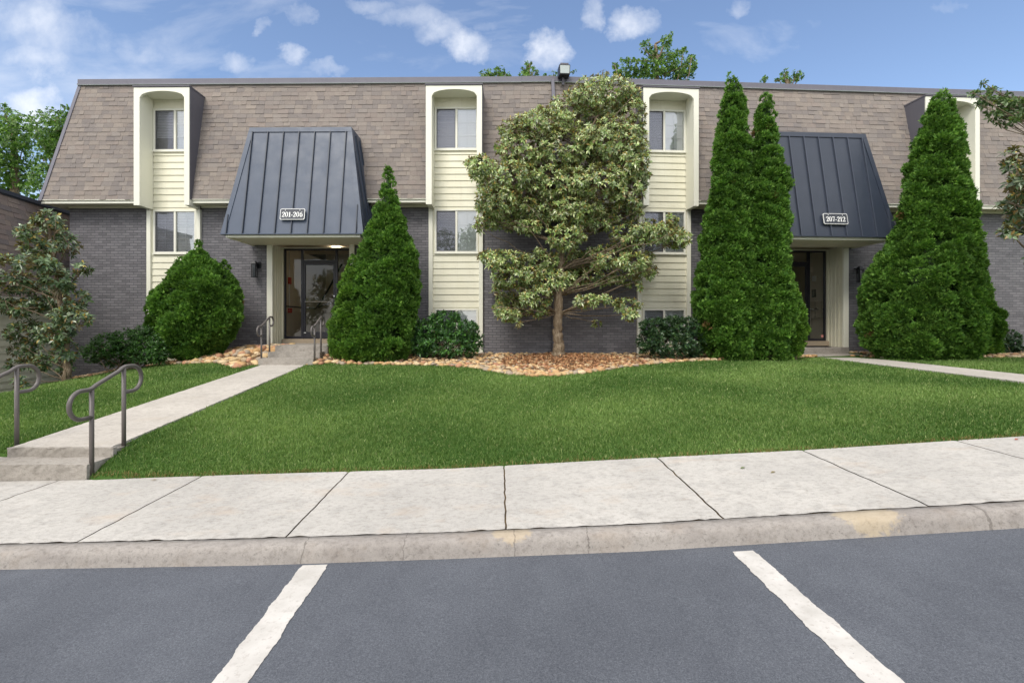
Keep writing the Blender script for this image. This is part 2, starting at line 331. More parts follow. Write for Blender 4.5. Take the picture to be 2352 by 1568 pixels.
def trow(k, X): 
    p = rows[k]; return np.interp(X, [a for a, b in p], [b for a, b in p])
GX = np.concatenate([np.linspace(-80,-16,17)[:-1], np.linspace(-16,20,181)[:-1], np.linspace(20,80,13)])
GY = np.concatenate([np.linspace(4.85,16,57)[:-1], np.linspace(16,90,19)])
RW = np.stack([trow(k, GX) for k in ry])
GZ = np.zeros((len(GY), len(GX)))
for i, y in enumerate(GY):
    j = min(max(np.searchsorted(ry, y)-1, 0), len(ry)-2); t = (y-ry[j])/(ry[j+1]-ry[j]); GZ[i] = RW[j]*(1-t)+RW[j+1]*t
for _ in range(2):
    g = GZ.copy(); g[1:-1,1:-1] = (GZ[1:-1,1:-1]*2+GZ[:-2,1:-1]+GZ[2:,1:-1]+GZ[1:-1,:-2]+GZ[1:-1,2:])/6; GZ = g
def hgt(X, Y):
    X = np.atleast_1d(np.asarray(X, float)); Y = np.atleast_1d(np.asarray(Y, float))
    i = np.clip(np.searchsorted(GY, Y)-1, 0, len(GY)-2); j = np.clip(np.searchsorted(GX, X)-1, 0, len(GX)-2)
    ty = np.clip((Y-GY[i])/(GY[i+1]-GY[i]),0,1); tx = np.clip((X-GX[j])/(GX[j+1]-GX[j]),0,1)
    return (GZ[i,j]*(1-tx)*(1-ty)+GZ[i,j+1]*tx*(1-ty)+GZ[i+1,j]*(1-tx)*ty+GZ[i+1,j+1]*tx*ty)
def hz(x, y): return float(hgt(x, y)[0])
def ghit(px, py):
    Y = np.arange(4.86, 16, .02); X = (px-HX)/F*Y; Z = (HY-py)/F*Y; d = np.nonzero(Z <= hgt(X, Y))[0]
    k = d[0] if len(d) else len(Y)-1
    return float(X[k]), float(Y[k])
zr = lambda X: float(np.interp(X, [-60,-5,-3.33,-1.62,-.32,.93,3.48,5.5,60], [-3,-1.64,-1.613,-1.585,-1.541,-1.492,-1.336,-1.21,1.5]))
zc = lambda X: float(np.interp(X, [-60,-5,-3.5,-1.71,-.34,.97,3.66,5.5,60], [-2.88,-1.53,-1.515,-1.474,-1.431,-1.374,-1.211,-1.09,1.62]))
zb = lambda X: float(np.interp(X, [-60,-5.3,-4.2,-2.43,-.48,1.38,3,5.19,8,60], [-2.9,-1.54,-1.523,-1.463,-1.407,-1.306,-1.225,-1.087,-.97,1.7]))
gx = np.concatenate([np.linspace(-80,-6,20), np.linspace(-5.9,9,75), np.linspace(10,80,20)])
def sheet(XS, YS, zf):
    V = [(x, y, zf(x, y)) for y in YS for x in XS]; n = len(XS)
    Q = [[i*n+j, i*n+j+1, (i+1)*n+j+1, (i+1)*n+j] for i in range(len(YS)-1) for j in range(n-1)]
    return np.array(V), np.array(Q)
# ground: one sheet, running under the pavement and road
YS = np.concatenate([[-60,-20,-5,2.5,3.5,4.6,4.80], GY]); zz = np.zeros((len(YS), len(GX)))
for i, y in enumerate(YS):
    zz[i] = GZ[i-7] if i >= 7 else np.array([zr(x) for x in GX])-(.3)
V = np.stack([np.tile(GX, len(YS)), np.repeat(YS, len(GX)), zz.ravel()], 1); n = len(GX)
Q = np.array([[i*n+j, i*n+j+1, (i+1)*n+j+1, (i+1)*n+j] for i in range(len(YS)-1) for j in range(n-1)])
gr = npmesh('ground', V, Q, None, M['ground'], smooth=True); tag(gr, 'grassy soil sloping gently up to the apartment building', 'ground', kind='structure')
V, Q = sheet(gx, [-60,-20,-6,-2,0,1,2,2.6,3.0,3.30], lambda x, y: zr(x))
road = npmesh('road', V, Q, None, M['asphalt'], smooth=True); tag(road, 'blue-grey asphalt parking lot in front of the kerb', 'road', kind='structure')
for X0, X1t, X0b, X1b, Yt in ((-1.31,-1.135,-1.265,-1.10,3.225), (1.495,1.637,1.487,1.64,3.165)):
    mb = MB(); n_ = 160; rr = np.random.default_rng(3); a = b = 0; pr = None
    for i in range(n_+1):
        t = i/n_; y = Yt-(Yt-1.0)*t; a = .8*a+rr.normal(0,.0022); b = .8*b+rr.normal(0,.0022)
        xa = X0+(X0b-X0)*min(1,t*1.5)+a; xb = X1t+(X1b-X1t)*min(1,t*1.5)+b
        cur = ((xa, y, zr(xa)+.004), (xb, y, zr(xb)+.004))
        if pr: mb.poly([cur[0], cur[1], pr[1], pr[0]])
        pr = cur
    tag(mb.build('parking_line', M['paint'], road), 'worn white parking bay line on the left' if X0 < 0 else 'worn white parking bay line on the right')
# kerb
kx = np.linspace(-14, 14, 360); prof = [(3.245,-.12,0),(3.252,0,0),(3.262,.35,0),(3.274,.68,0),(3.292,.90,0),(3.32,.985,0),(3.36,1,0),(3.408,1,0),(3.412,.4,0)]
rr = np.random.default_rng(5); V = []; jx = [-4.7,-1.68,.03,1.5,4.55]
na = np.convolve(rr.normal(0,1,360+20), np.ones(5)/5, 'same')[10:370]*.004
for i, x in enumerate(kx):
    for k, (y, f, _) in enumerate(prof):
        e = na[i] if k >= 7 else (na[(i*3)%360]*.5 if k in (4,5,6) else 0)
        V.append((x, y+e*(1 if k>=7 else 0), zr(x)+f*(zc(x)-zr(x))+ (rr.normal(0,.0012) if 0<k<7 else 0)))
n = len(prof); Q = np.array([[i*n+j, (i+1)*n+j, (i+1)*n+j+1, i*n+j+1] for i in range(len(kx)-1) for j in range(n-1)])
M['kerbs'] = M['kerb'].copy(); nn = M['kerbs'].node_tree; pp = nn.nodes['Principled BSDF']; src = pp.inputs['Base Color'].links[0].from_socket
def spot(n, cx, cz, rx, rz):
    t = n.nodes.new('ShaderNodeTexCoord').outputs['Object']; s = N(n, 'ShaderNodeSeparateXYZ', {0: t})
    f = lambda op, a, b: N(n, 'ShaderNodeMath', {0: a, 1: b}, operation=op).outputs[0]
    dx = f('DIVIDE', f('SUBTRACT', s.outputs[0], cx), rx); dz = f('DIVIDE', f('SUBTRACT', s.outputs[1], cz), rz)
    d = f('ADD', f('MULTIPLY', dx, dx), f('MULTIPLY', dz, dz)); d = f('ADD', d, f('MULTIPLY', noise(n, 22, 5, .7), -2.4))
    return N(n, 'ShaderNodeMath', {0: f('SUBTRACT', .1, d), 1: 2.2}, operation='MULTIPLY', use_clamp=True).outputs[0]
half = lambda s: N(nn, 'ShaderNodeMath', {0: s, 1: .6}, operation='MULTIPLY').outputs[0]
c = mixc_(nn, half(spot(nn, .075, 3.36, .13, .08)), src, (.46,.37,.25)); c = mixc_(nn, half(spot(nn, 2.50, 3.35, .21, .10)), c, (.48,.39,.26))
up = N(nn, 'ShaderNodeSeparateXYZ', {0: N(nn, 'ShaderNodeNewGeometry').outputs['Normal']}).outputs[2]
tco = N(nn, 'ShaderNodeSeparateXYZ', {0: nn.nodes.new('ShaderNodeTexCoord').outputs['Object']}); wb = noise(nn, 14, 4, .7)
for cxk, cw in ((-1.386,.004),(-.71,.003),(.03,.004),(.53,.004),(3.2,.009),(-3.6,.004)):
    f1 = lambda op, a, b: N(nn, 'ShaderNodeMath', {0: a, 1: b}, operation=op).outputs[0]
    dd = f1('ABSOLUTE', f1('ADD', f1('SUBTRACT', tco.outputs[0], cxk+.03), f1('MULTIPLY', wb, -.06)), 0.0)
    c = mixc_(nn, f1('MULTIPLY', f1('LESS_THAN', dd, cw), .45), c, (.07,.06,.05))
nn.links.new(c, pp.inputs['Base Color'])
kb = npmesh('kerb', np.array(V), Q, None, M['kerbs'], smooth=True); tag(kb, 'low rounded concrete kerb between lot and sidewalk', 'kerb', kind='structure')
# sidewalk: one slab sheet per bay with ragged joints, dirt-filled bed under the joints
mb = MB(); 
for i in range(60):
    x0 = -14+i*.47; x1 = x0+.47
    mb.poly([(x0,3.405,zc(x0)-.018),(x1,3.405,zc(x1)-.018),(x1,4.86,zb(x1)-.018),(x0,4.86,zb(x0)-.018)])
jb = mb.build('joint_bed', M['joint']); 
joints = [-14,-11.9,-10.4,-8.9,-7.4,-5.9,-4.40,-2.97,-1.507,.035,1.558,3.0,4.53,6.03,7.5,9.0,10.5,14]
rr = np.random.default_rng(11); mb = MB()
def rag(n, s): 
    a = rr.normal(0, 1, n+8); return np.convolve(a, [.25,.5,.25], 'same')[4:4+n]*s
edges = {x: rag(41, .0055 if x in (1.558,3.0,-4.4) else .0035) for x in joints}
for a, b in zip(joints[:-1], joints[1:]):
    nx = max(6, int((b-a)/.04)); ny = 40; g = .0065 if (a, b) else 0
    ef = np.abs(rag(nx+1, .013)); grid = []
    for j in range(ny+1):
        t = j/ny; row = []
        for i in range(nx+1):
            s = i/nx; xa = a+edges[a][j]+g*(1.0 if a not in (1.558,3.0) else 1.25); xb = b+edges[b][j]-g
            x = xa+(xb-xa)*s; y0 = 3.424+ef[i]; y = y0+(4.86-y0)*t
            edge = min(1, min(s*(b-a), (1-s)*(b-a), t*1.4)/.012)
            z = zc(x)+(zb(x)-zc(x))*t - .004*(1-edge)
            row.append(mb.v(x, y, z))
        grid.append(row)
    for j in range(ny):
        for i in range(nx): mb.Fc.append([grid[j][i], grid[j][i+1], grid[j+1][i+1], grid[j+1][i]]); mb.mi.append(0)
sw = mb.build('sidewalk', M['sidewalk'], smooth=True); tag(sw, 'pale concrete sidewalk of square slabs along the kerb', 'sidewalk', kind='structure')
jb.parent = sw
# low concrete edging left of the sidewalk steps
mb = MB(); mb.box(-9, -5.22, 4.80, 4.95, -1.62, -1.325); o = mb.build('lawn_edging', M['steps'], bevel=.015); tag(o, 'low concrete edging holding the lawn left of the sidewalk steps', 'kerb', kind='structure')
# walkway 1
wz = lambda Y: -1.276+(Y-5.2)*(.391/6.1)
wl = lambda Y: -5.19+(Y-5.2)*(-.34/6.1); wr = lambda Y: -4.13+(Y-5.2)*(-.39/6.1)
def ribbon(name, xl, xr, zf, ys, m, thick=.09, label='', nx=10):
    mb = MB(); rr = np.random.default_rng(2); L = []; 
    for y in ys:
        a = xl(y)+rr.normal(0,.004); b = xr(y)+rr.normal(0,.006)
        L.append([mb.v(a, y, zf(y)-thick)]+[mb.v(a+(b-a)*i/nx, y, zf(y)) for i in range(nx+1)]+[mb.v(b, y, zf(y)-thick)])
    for p, q in zip(L[:-1], L[1:]):
        for i in range(len(p)-1): mb.Fc.append([p[i], p[i+1], q[i+1], q[i]]); mb.mi.append(0)
    mb.Fc.append(L[0][::-1]); mb.mi.append(0)
    o = mb.build(name, m); tag(o, label, 'path', kind='structure'); return o
ribbon('walkway', wl, wr, wz, np.linspace(5.2, 11.32, 90), M['walk'], .11, 'straight concrete walkway climbing to the left entrance steps')
w2l = lambda Y: 8.03+.01*(Y-8); w2r = lambda Y: 9.12+.01*(Y-8); w2z = lambda Y: float(np.interp(Y, [4.86,7.5,12.3], [-.965,-.845,-.778]))
ribbon('walkway', w2l, w2r, w2z, np.linspace(4.87, 12.35, 100), M['walk'], .1, 'concrete walkway to the right entrance across the lawn')
# sidewalk steps
mb = MB(); mb.box(-5.6, -4.12, 4.87, 5.165, -1.7, -1.372); mb.box(-5.21, -4.09, 5.165, 5.21, -1.7, -1.279)
# ragged plug so the second riser is thick
mb.box(-5.2, -4.1, 5.21, 5.5, -1.7, -1.30)
o = mb.build('concrete_steps', M['steps'], bevel=.012); tag(o, 'two low weathered concrete steps between the sidewalk and the left walkway', 'steps')
def roughen(o, cuts, amp):
    import bmesh
    bm = bmesh.new(); bm.from_mesh(o.data)
    for ax, st in ((0,.06),(1,.06),(2,.05)):
        lo = min(v.co[ax] for v in bm.verts); hi = max(v.co[ax] for v in bm.verts); k = lo+st; no = [0,0,0]; no[ax] = 1
        while k < hi-.01:
            p = [0,0,0]; p[ax] = k; bmesh.ops.bisect_plane(bm, geom=bm.verts[:]+bm.edges[:]+bm.faces[:], plane_co=p, plane_no=no); k += st
    r2 = random.Random(4)
    for v in bm.verts: v.co += Vector((r2.gauss(0,amp), r2.gauss(0,amp), r2.gauss(0,amp)))
    bm.to_mesh(o.data); bm.free()
roughen(o, 0, .0022)
# door steps 1 and landings
mb = MB(); mb.box(-5.60,-4.33,11.30,11.62,-1.2,-.734); mb.box(-5.53,-4.30,11.62,11.93,-1.2,-.605); mb.box(-5.50,-4.22,11.93,12.62,-1.2,-.466); mb.box(-6.15,-4.1,12.62,14.02,-1.2,-.468)
o = mb.build('concrete_steps', M['steps'], bevel=.014); tag(o, 'three concrete steps and landing at the 201-206 entrance', 'steps'); roughen(o, 0, .002)
# ------------------------------------------------------------------ building frames
OX, OY = 1.5, 13.33
class Wing:
    def __init__(s, slope):
        L = math.hypot(1, slope); s.e = (1/L, slope/L); s.n = (slope/L, -1/L)
    def P(s, u, o, z): return Vector((OX+u*s.e[0]+o*s.n[0], OY+u*s.e[1]+o*s.n[1], z))
    def U(s, px, out=0): t = (px-HX)/F; return (t*(OY+out*s.n[1])-OX-out*s.n[0])/(s.e[0]-t*s.e[1])
    def Z(s, px, py, out=0): return (HY-py)/F*s.P(s.U(px, out), out, 0).y
LW = Wing(-.0128); RWg = Wing(.063)
B = empty('apartment_building', (OX, OY+3, -.8), 'long two-wing apartment building with grey brick, shingled mansard roof and cream window bays', 'building')
Z_FOOT, Z_TOP, O_FOOT, O_TOP = 3.39, 6.78, .43, -.22
def man_out(z): return O_FOOT+(O_TOP-O_FOOT)*(z-Z_FOOT)/(Z_TOP-Z_FOOT)
uLc = LW.U(160); bays = []
b1 = (LW, LW.U(307, .53), LW.U(434.5, .53)); b2 = (LW, LW.U(978, .53), LW.U(1107, .53)); b3 = (RWg, RWg.U(1478, .53), RWg.U(1605, .53)); b4 = (RWg, RWg.U(2131, .53)-.06, RWg.U(2250.6, .53)+.0)
bays = [b1, b2, b3, b4]
UR = 17.5
d1 = (LW.U(615), LW.U(815.5)); d2r = RWg.U(1946); d2 = (d2r-(d1[1]-d1[0]), d2r)
a1 = (LW.U(508, 1.4), LW.U(833.6, 1.4)); a2r = RWg.U(2062, 1.4); a2 = (a2r-(a1[1]-a1[0]), a2r)
print('bays', [(round(a,2), round(b,2)) for _, a, b in bays], 'doors', d1, d2, 'awn', a1, a2)
# brick walls
for W, lo, hi, holes in ((LW, uLc, -.0, [(b1[1],b1[2]),(b2[1],b2[2]),d1]), (RWg, 0.0, UR, [(b3[1],b3[2]),(b4[1],b4[2]),d2])):
    mb = MB(W.P); cur = lo
    for a, b in sorted(holes)+[(hi, hi)]:
        mb.box(cur, a, -.25, 0, -2.6, 3.29); cur = b
    for a, b in holes:
        if abs(b-a) > 1.8: mb.box(a, b, -.25, 0, 2.30, 3.29)
    if W is LW: mb.box(lo, lo+.25, -12, -.25, -3.2, 3.29)
    else: mb.box(hi-.25, hi, -12, -.25, -2.6, 3.29)
    mb.box(lo, hi, -12.2, -12, -3.2, 6.7)
    mb.build('wall', M['brick'], B)
# roof deck and mansard backing
for W, lo, hi in ((LW, uLc+.10, .0), (RWg, 0, UR)):
    mb = MB(W.P); mb.box(lo, hi, -12.2, O_TOP-.02, 6.72, 6.80)
    mb.build('roof_deck', M['coping'], B)
def shingles(mb, W, lo_f, hi_f, holes, seed, warm=0):
    """rows of tabs on the sloped face; lo_f/hi_f give the u limits at height z, holes are (u0,u1,ztop)"""
    r = random.Random(seed); SL = math.hypot(Z_TOP-Z_FOOT, O_FOOT-O_TOP); nr = 26; 
    tz = (Z_TOP-Z_FOOT)/SL; to = (O_TOP-O_FOOT)/SL; nz_, no_ = -to, tz   # slope dir (o,z)=(to,tz); outward normal (o,z)=(no_,nz_)
    pal = [(.242,.204,.184),(.252,.214,.192),(.230,.196,.180),(.218,.188,.176),(.264,.224,.200),(.244,.203,.184),(.208,.180,.170),(.248,.214,.196)]
    for k in range(nr):
        s0 = SL*k/nr - .012; s1 = SL*(k+1)/nr + .01
        zm = Z_FOOT+tz*s0; a, b = lo_f(zm), hi_f(zm); segs = []; cur = a
        for h0, h1, zt in sorted(holes):
            if zm < zt: segs.append((cur, h0)); cur = h1
        segs.append((cur, b))
        wav = [r.gauss(0, .004) for _ in range(80)]
        def pt(u, s, t): 
            wv = wav[int((u+20)*1.6) % 80]
            s = s+wv*(1 if s < (s0+s1)/2 else 0)
            return (u, O_FOOT+to*s+no_*t, Z_FOOT+tz*s+nz_*t)
        for c, d in segs:
            if d-c < .02: continue
            u = c
            while u < d-1e-4:
                w_ = min(r.uniform(.10,.30), d-u)
                if d-u-w_ < .06: w_ = d-u
                col = r.choice(pal); f = r.uniform(.95,1.05); col = (col[0]*.97*f, col[1]*f, col[2]*.98*f)
                t0 = r.choice((.009, .010, .017)) ; jj = r.choice((0, 0, .005))+r.gauss(0,.0015)
                mb.hexa([pt(u,s0+jj,0),pt(u+w_-.003,s0+jj,0),pt(u+w_-.003,s1,-.004),pt(u,s1,-.004)], [pt(u,s0+jj,t0),pt(u+w_-.003,s0+jj,t0),pt(u+w_-.003,s1,.004),pt(u,s1,.004)], 0, col)
                u += w_
def hipL(z): return uLc-.40+.5*(z-Z_FOOT)/(Z_TOP-Z_FOOT)
DT = 6.33
mb = MB(LW.P); shingles(mb, LW, hipL, lambda z: 0.0, [(b1[1],b1[2],DT),(b2[1],b2[2],DT)], 1); mb.build('mansard_roof', M['shingle'], B)
mb = MB(RWg.P); shingles(mb, RWg, lambda z: 0.0, lambda z: UR, [(b3[1],b3[2],DT),(b4[1],b4[2],DT)], 2); mb.build('mansard_roof', M['shingle'], B)
# end face of the left mansard, closing boards
mb = MB(LW.P)
mb.poly([(hipL(Z_FOOT),O_FOOT,Z_FOOT),(hipL(Z_FOOT),-12.6,Z_FOOT),(hipL(Z_TOP),-12,Z_TOP),(hipL(Z_TOP),O_TOP,Z_TOP)], 0, (.2,.17,.16))
mb.poly([(hipL(Z_FOOT),O_FOOT-.03,Z_FOOT),(hipL(Z_TOP),O_TOP-.03,Z_TOP),(b1[1],O_TOP-.03,Z_TOP),(b1[1],O_FOOT-.03,Z_FOOT)], 0, (.2,.17,.16))
mb.build('mansard_end', M['shingle'], B)
for W, segs in ((LW, [(b1[2],b2[1]),(b2[2],0)]), (RWg, [(0,b3[1]),(b3[2],b4[1]),(b4[2],UR)])):
    pass
# hip flashing
mb = MB(LW.P)
def strip(z): u = hipL(z); o = man_out(z); return [(u-.03,o+.03,z),(u+.06,o+.03,z),(u+.06,o-.03,z),(u-.03,o-.03,z)]
mb.hexa(strip(Z_FOOT-.03), strip(Z_TOP)); mb.build('hip_flashing', M['coping'], B)
# coping along the roof edge, with drip line
for W, segs in ((LW, [(hipL(Z_TOP)-.03, LW.U(1198, -.1), 0), (LW.U(1198,-.1), .0, .008)]), (RWg, [(0, UR, 0.0)])):
    mb = MB(W.P)
    for a, b, dz in segs:
        mb.box(a, b, O_TOP-.35, O_TOP+.055, Z_TOP-.0+dz, Z_TOP+.125+dz, 0)
        mb.box(a, b, O_TOP-.0, O_TOP+.075, Z_TOP-.035+dz, Z_TOP-.001+dz, 0); mb.box(a, b, O_TOP+.02, O_TOP+.082, Z_TOP-.048+dz, Z_TOP-.036+dz, 1)
    mb.build('coping', [M['coping'], M['frost']], B, bevel=.006)
# fascia and soffit
for W, lo, hi, bb in ((LW, hipL(Z_FOOT), 0.0, [b1,b2]), (RWg, 0.0, UR, [b3,b4])):
    mb = MB(W.P); cur = lo; sl_ = MB(W.P)
    for _, a, b in bb+[(0,hi,hi)]:
        mb.box(cur, a, O_FOOT-.06, O_FOOT-.025, 3.292, Z_FOOT-.005); mb.box(cur, a, O_FOOT-.04, O_FOOT+.012, 3.372, Z_FOOT-.004)
        sl_.box(cur, a, 0.002, O_FOOT-.06, 3.30, 3.33); sl_.box(max(cur,uLc), a, .002, .035, 3.255, 3.299); cur = b
    if W is LW:
        mb.box(lo+.02, lo+.05, -12, O_FOOT-.06, 3.292, Z_FOOT-.005); sl_.box(lo+.05, uLc, -12, .002, 3.30, 3.33)
    mb.build('fascia', M['creamtrim'], B); sl_.build('soffit', M['cream'], B)
# window bays
Wz = [(4.816, 5.974), (2.007, 3.195), (-.45, .487)]
def window(W, u0, u1, z0, z1, style, dark_left=True):
    """sliding two-sash window at the wall plane"""
    mb = MB(W.P); f = .045; um = (u0+u1)/2
    mb.box(u0, u0+f, -.06, .045, z0, z1); mb.box(u1-f, u1, -.06, .045, z0, z1); mb.box(u0+f, u1-f, -.06, .045, z1-f, z1); mb.box(u0+f, u1-f, -.06, .045, z0, z0+f)
    mb.box(u0-.02, u1+.02, .0, .06, z0-.028, z0-.001)
    mb.box(um-.028, um+.028, -.04, .035, z0+f, z1-f)
    fr = mb.build('window', M['vinyl'], B, bevel=.004)
    for a, b, side in ((u0+f, um-.028, 0), (um+.028, u1-f, 1)):
        g = MB(W.P); oo = -.01 if side == 0 else .0
        g.poly([(a,oo,z0+f),(b,oo,z0+f),(b,oo,z1-f),(a,oo,z1-f)]); g.build('pane', M['glass'], fr)
        if style.get('muntin', True) and (side == 1 or style.get('ml')):
            m2 = MB(W.P); mm = (a+b)/2; m2.box(mm-.008, mm+.008, oo-.022, oo-.008, z0+f, z1-f)
            for t in (1/3, 2/3): zt = z0+f+(z1-z0-2*f)*t; m2.box(a, b, oo-.024, oo-.009, zt-.008, zt+.008)
            m2.build('muntin', M['white'], fr)
        if side == 0:
            g = MB(W.P); g.poly([(a,.012,z0+f),(b,.012,z0+f),(b,.012,z1-f),(a,.012,z1-f)]); g.build('insect_screen', M['screen'], fr)
            m2 = MB(W.P); 
            for (p, q) in ((a,a+.014),(b-.014,b)): m2.box(p, q, .008, .018, z0+f, z1-f)
            for (p, q) in ((z0+f,z0+f+.014),(z1-f-.014,z1-f)): m2.box(a+.014, b-.014, .008, .018, p, q)
            m2.build('screen_frame', M['grey_clad'], fr)
        bl = MB(W.P); sp = .043; z = z1-f-.02; tilt = style.get('tl', .3) if side == 0 else style.get('tr', 1.1); zend = z0+f+(z1-z0)*(style.get('lo', 0) if side == 0 else 0)
        hw = .024
        while z > zend:
            ca, sa = hw*math.cos(tilt), hw*math.sin(tilt)
            bl.poly([(a,-.055+ca,z-sa),(b,-.055+ca,z-sa),(b,-.055-ca,z+sa),(a,-.055-ca,z+sa)]); z -= sp
        bl.box(a, b, -.085, -.03, z1-f-.02, z1-f+.01)
        bl.build('blind', M['blind'], fr)
    return fr
styles = [[dict(tl=1.1, lo=.3, tr=1.3), dict(ml=True, tl=1.0, tr=1.1), dict(tl=.8)], [dict(ml=True, tl=1.2, tr=1.35), dict(tl=.35, tr=1.4), dict(tl=.9, tr=1.3)],
          [dict(ml=True, tl=1.25, tr=1.4), dict(ml=True, tl=1.1, tr=1.3), dict(tl=1.0, tr=1.2)], [dict(tl=1.0), dict(tl=.9), dict(tl=.5)]]
for bi, (W, u0, u1) in enumerate(bays):
    wu0, wu1 = u0+.165, u1-.135
    sd_ = MB(W.P)   # clapboards
    def boards(z0, z1, a=u0+.06, b=u1-.06):
        z = z0
        while z < z1-.01:
            t = min(z+.178, z1); sd_.hexa([(a,-.03,z),(b,-.03,z),(b,.028,z),(a,.028,z)], [(a,-.03,t+.006),(b,-.03,t+.006),(b,.006,t+.006),(a,.006,t+.006)]); z = t
    boards(3.27, Wz[0][0]-.03); boards(.52, Wz[1][0]-.03); boards(-1.2, Wz[2][0]-.03)
    # flat bands around the windows
    sd_.box(u0+.06, u1-.06, -.03, .014, 3.197, 3.267); sd_.box(u0+.06, u1-.06, -.03, .014, 5.976, 6.30); sd_.box(u0+.06, u1-.06, -.03, .014, .489, .519)
    for z0, z1 in Wz: sd_.box(u0+.06, wu0-.001, -.03, .012, z0-.03, z1); sd_.box(wu1+.001, u1-.06, -.03, .012, z0-.03, z1)
    sd_.build('siding', M['cream'], B)
    tr = MB(W.P); tr.box(u0, u0+.11, -.02, .075, -1.5, 3.205); tr.box(u1-.11, u1, -.02, .075, -1.5, 3.205); 
    tr.build('corner_board', M['creamtrim'], B, bevel=.004)
    dm = MB(W.P); sw_ = .155; o1 = .53; o0 = .455; zb_ = 3.21; zs, za = 6.055, 6.225; ua, ub = u0+sw_, u1-sw_+.02
    dm.box(u0, ua, o0, o1, zb_, DT-.01); dm.box(ub, u1, o0, o1, zb_, DT-.01)
    nA = 20
    for i in range(nA):
        p, q = ua+(ub-ua)*i/nA, ua+(ub-ua)*(i+1)/nA; h = lambda u: zs+(za-zs)*math.sqrt(max(0, 1-((u-(ua+ub)/2)/((ub-ua)/2+.0))**2))**.9
        dm.hexa([(p,o1,h(p)),(q,o1,h(q)),(q,o0,h(q)),(p,o0,h(p))], [(p,o1,DT-.01),(q,o1,DT-.01),(q,o0,DT-.01),(p,o0,DT-.01)])
    dm.box(ua-.035, ua-.002, .03, o0, zb_, 6.25); dm.box(ub+.002, ub+.035, .03, o0, zb_, 6.25); dm.box(ua-.03, ub+.03, .016, o0, 6.235, 6.26)
    # returns under the legs
    dm.box(u0+.012, ua-.036, .078, o0, zb_, zb_+.02); dm.box(ub+.036, u1-.012, .078, o0, zb_, zb_+.02)
    dm.box(u0+.004, u0+.016, .08, o0, zb_, Z_FOOT+.02); dm.box(u1-.016, u1-.004, .08, o0, zb_, Z_FOOT+.02)
    dm.build('dormer_surround', M['creamtrim'], B)
    cl = MB(W.P)
    for s_, e_ in ((u0-.010, u0+.003), (u1-.003, u1+.010)):
        cl.hexa([(s_,o1-.025,Z_FOOT-.02),(e_,o1-.025,Z_FOOT-.02),(e_,O_FOOT-.08,Z_FOOT-.02),(s_,O_FOOT-.08,Z_FOOT-.02)], [(s_,o1-.025,DT),(e_,o1-.025,DT),(e_,man_out(DT)-.08,DT),(s_,man_out(DT)-.08,DT)])
    cl.box(u0-.02, u1+.02, man_out(DT)-.1, o1+.022, DT+.001, DT+.035)
    cl.build('dormer_cladding', M['grey_clad'], B)
    for k, (z0, z1) in enumerate(Wz): window(W, wu0, wu1, z0, z1, styles[bi][k])
# rain pipe at the junction of the wings
mb = MB(RWg.P); mb.box(-.10, -.02, .02, .10, -.9, 3.28); mb.hexa([(-.10,.02,3.28),(-.02,.02,3.28),(-.02,.10,3.28),(-.10,.10,3.28)], [(-.10,O_FOOT+.03,3.42),(-.02,O_FOOT+.03,3.42),(-.02,O_FOOT+.11,3.42),(-.10,O_FOOT+.11,3.42)])
mb.hexa([(-.10,O_FOOT+.03,3.42),(-.02,O_FOOT+.03,3.42),(-.02,O_FOOT+.11,3.42),(-.10,O_FOOT+.11,3.42)], [(-.10,O_TOP+.03,6.80),(-.02,O_TOP+.03,6.80),(-.02,O_TOP+.11,6.80),(-.10,O_TOP+.11,6.80)])
mb.build('downspout', M['coping'], B)
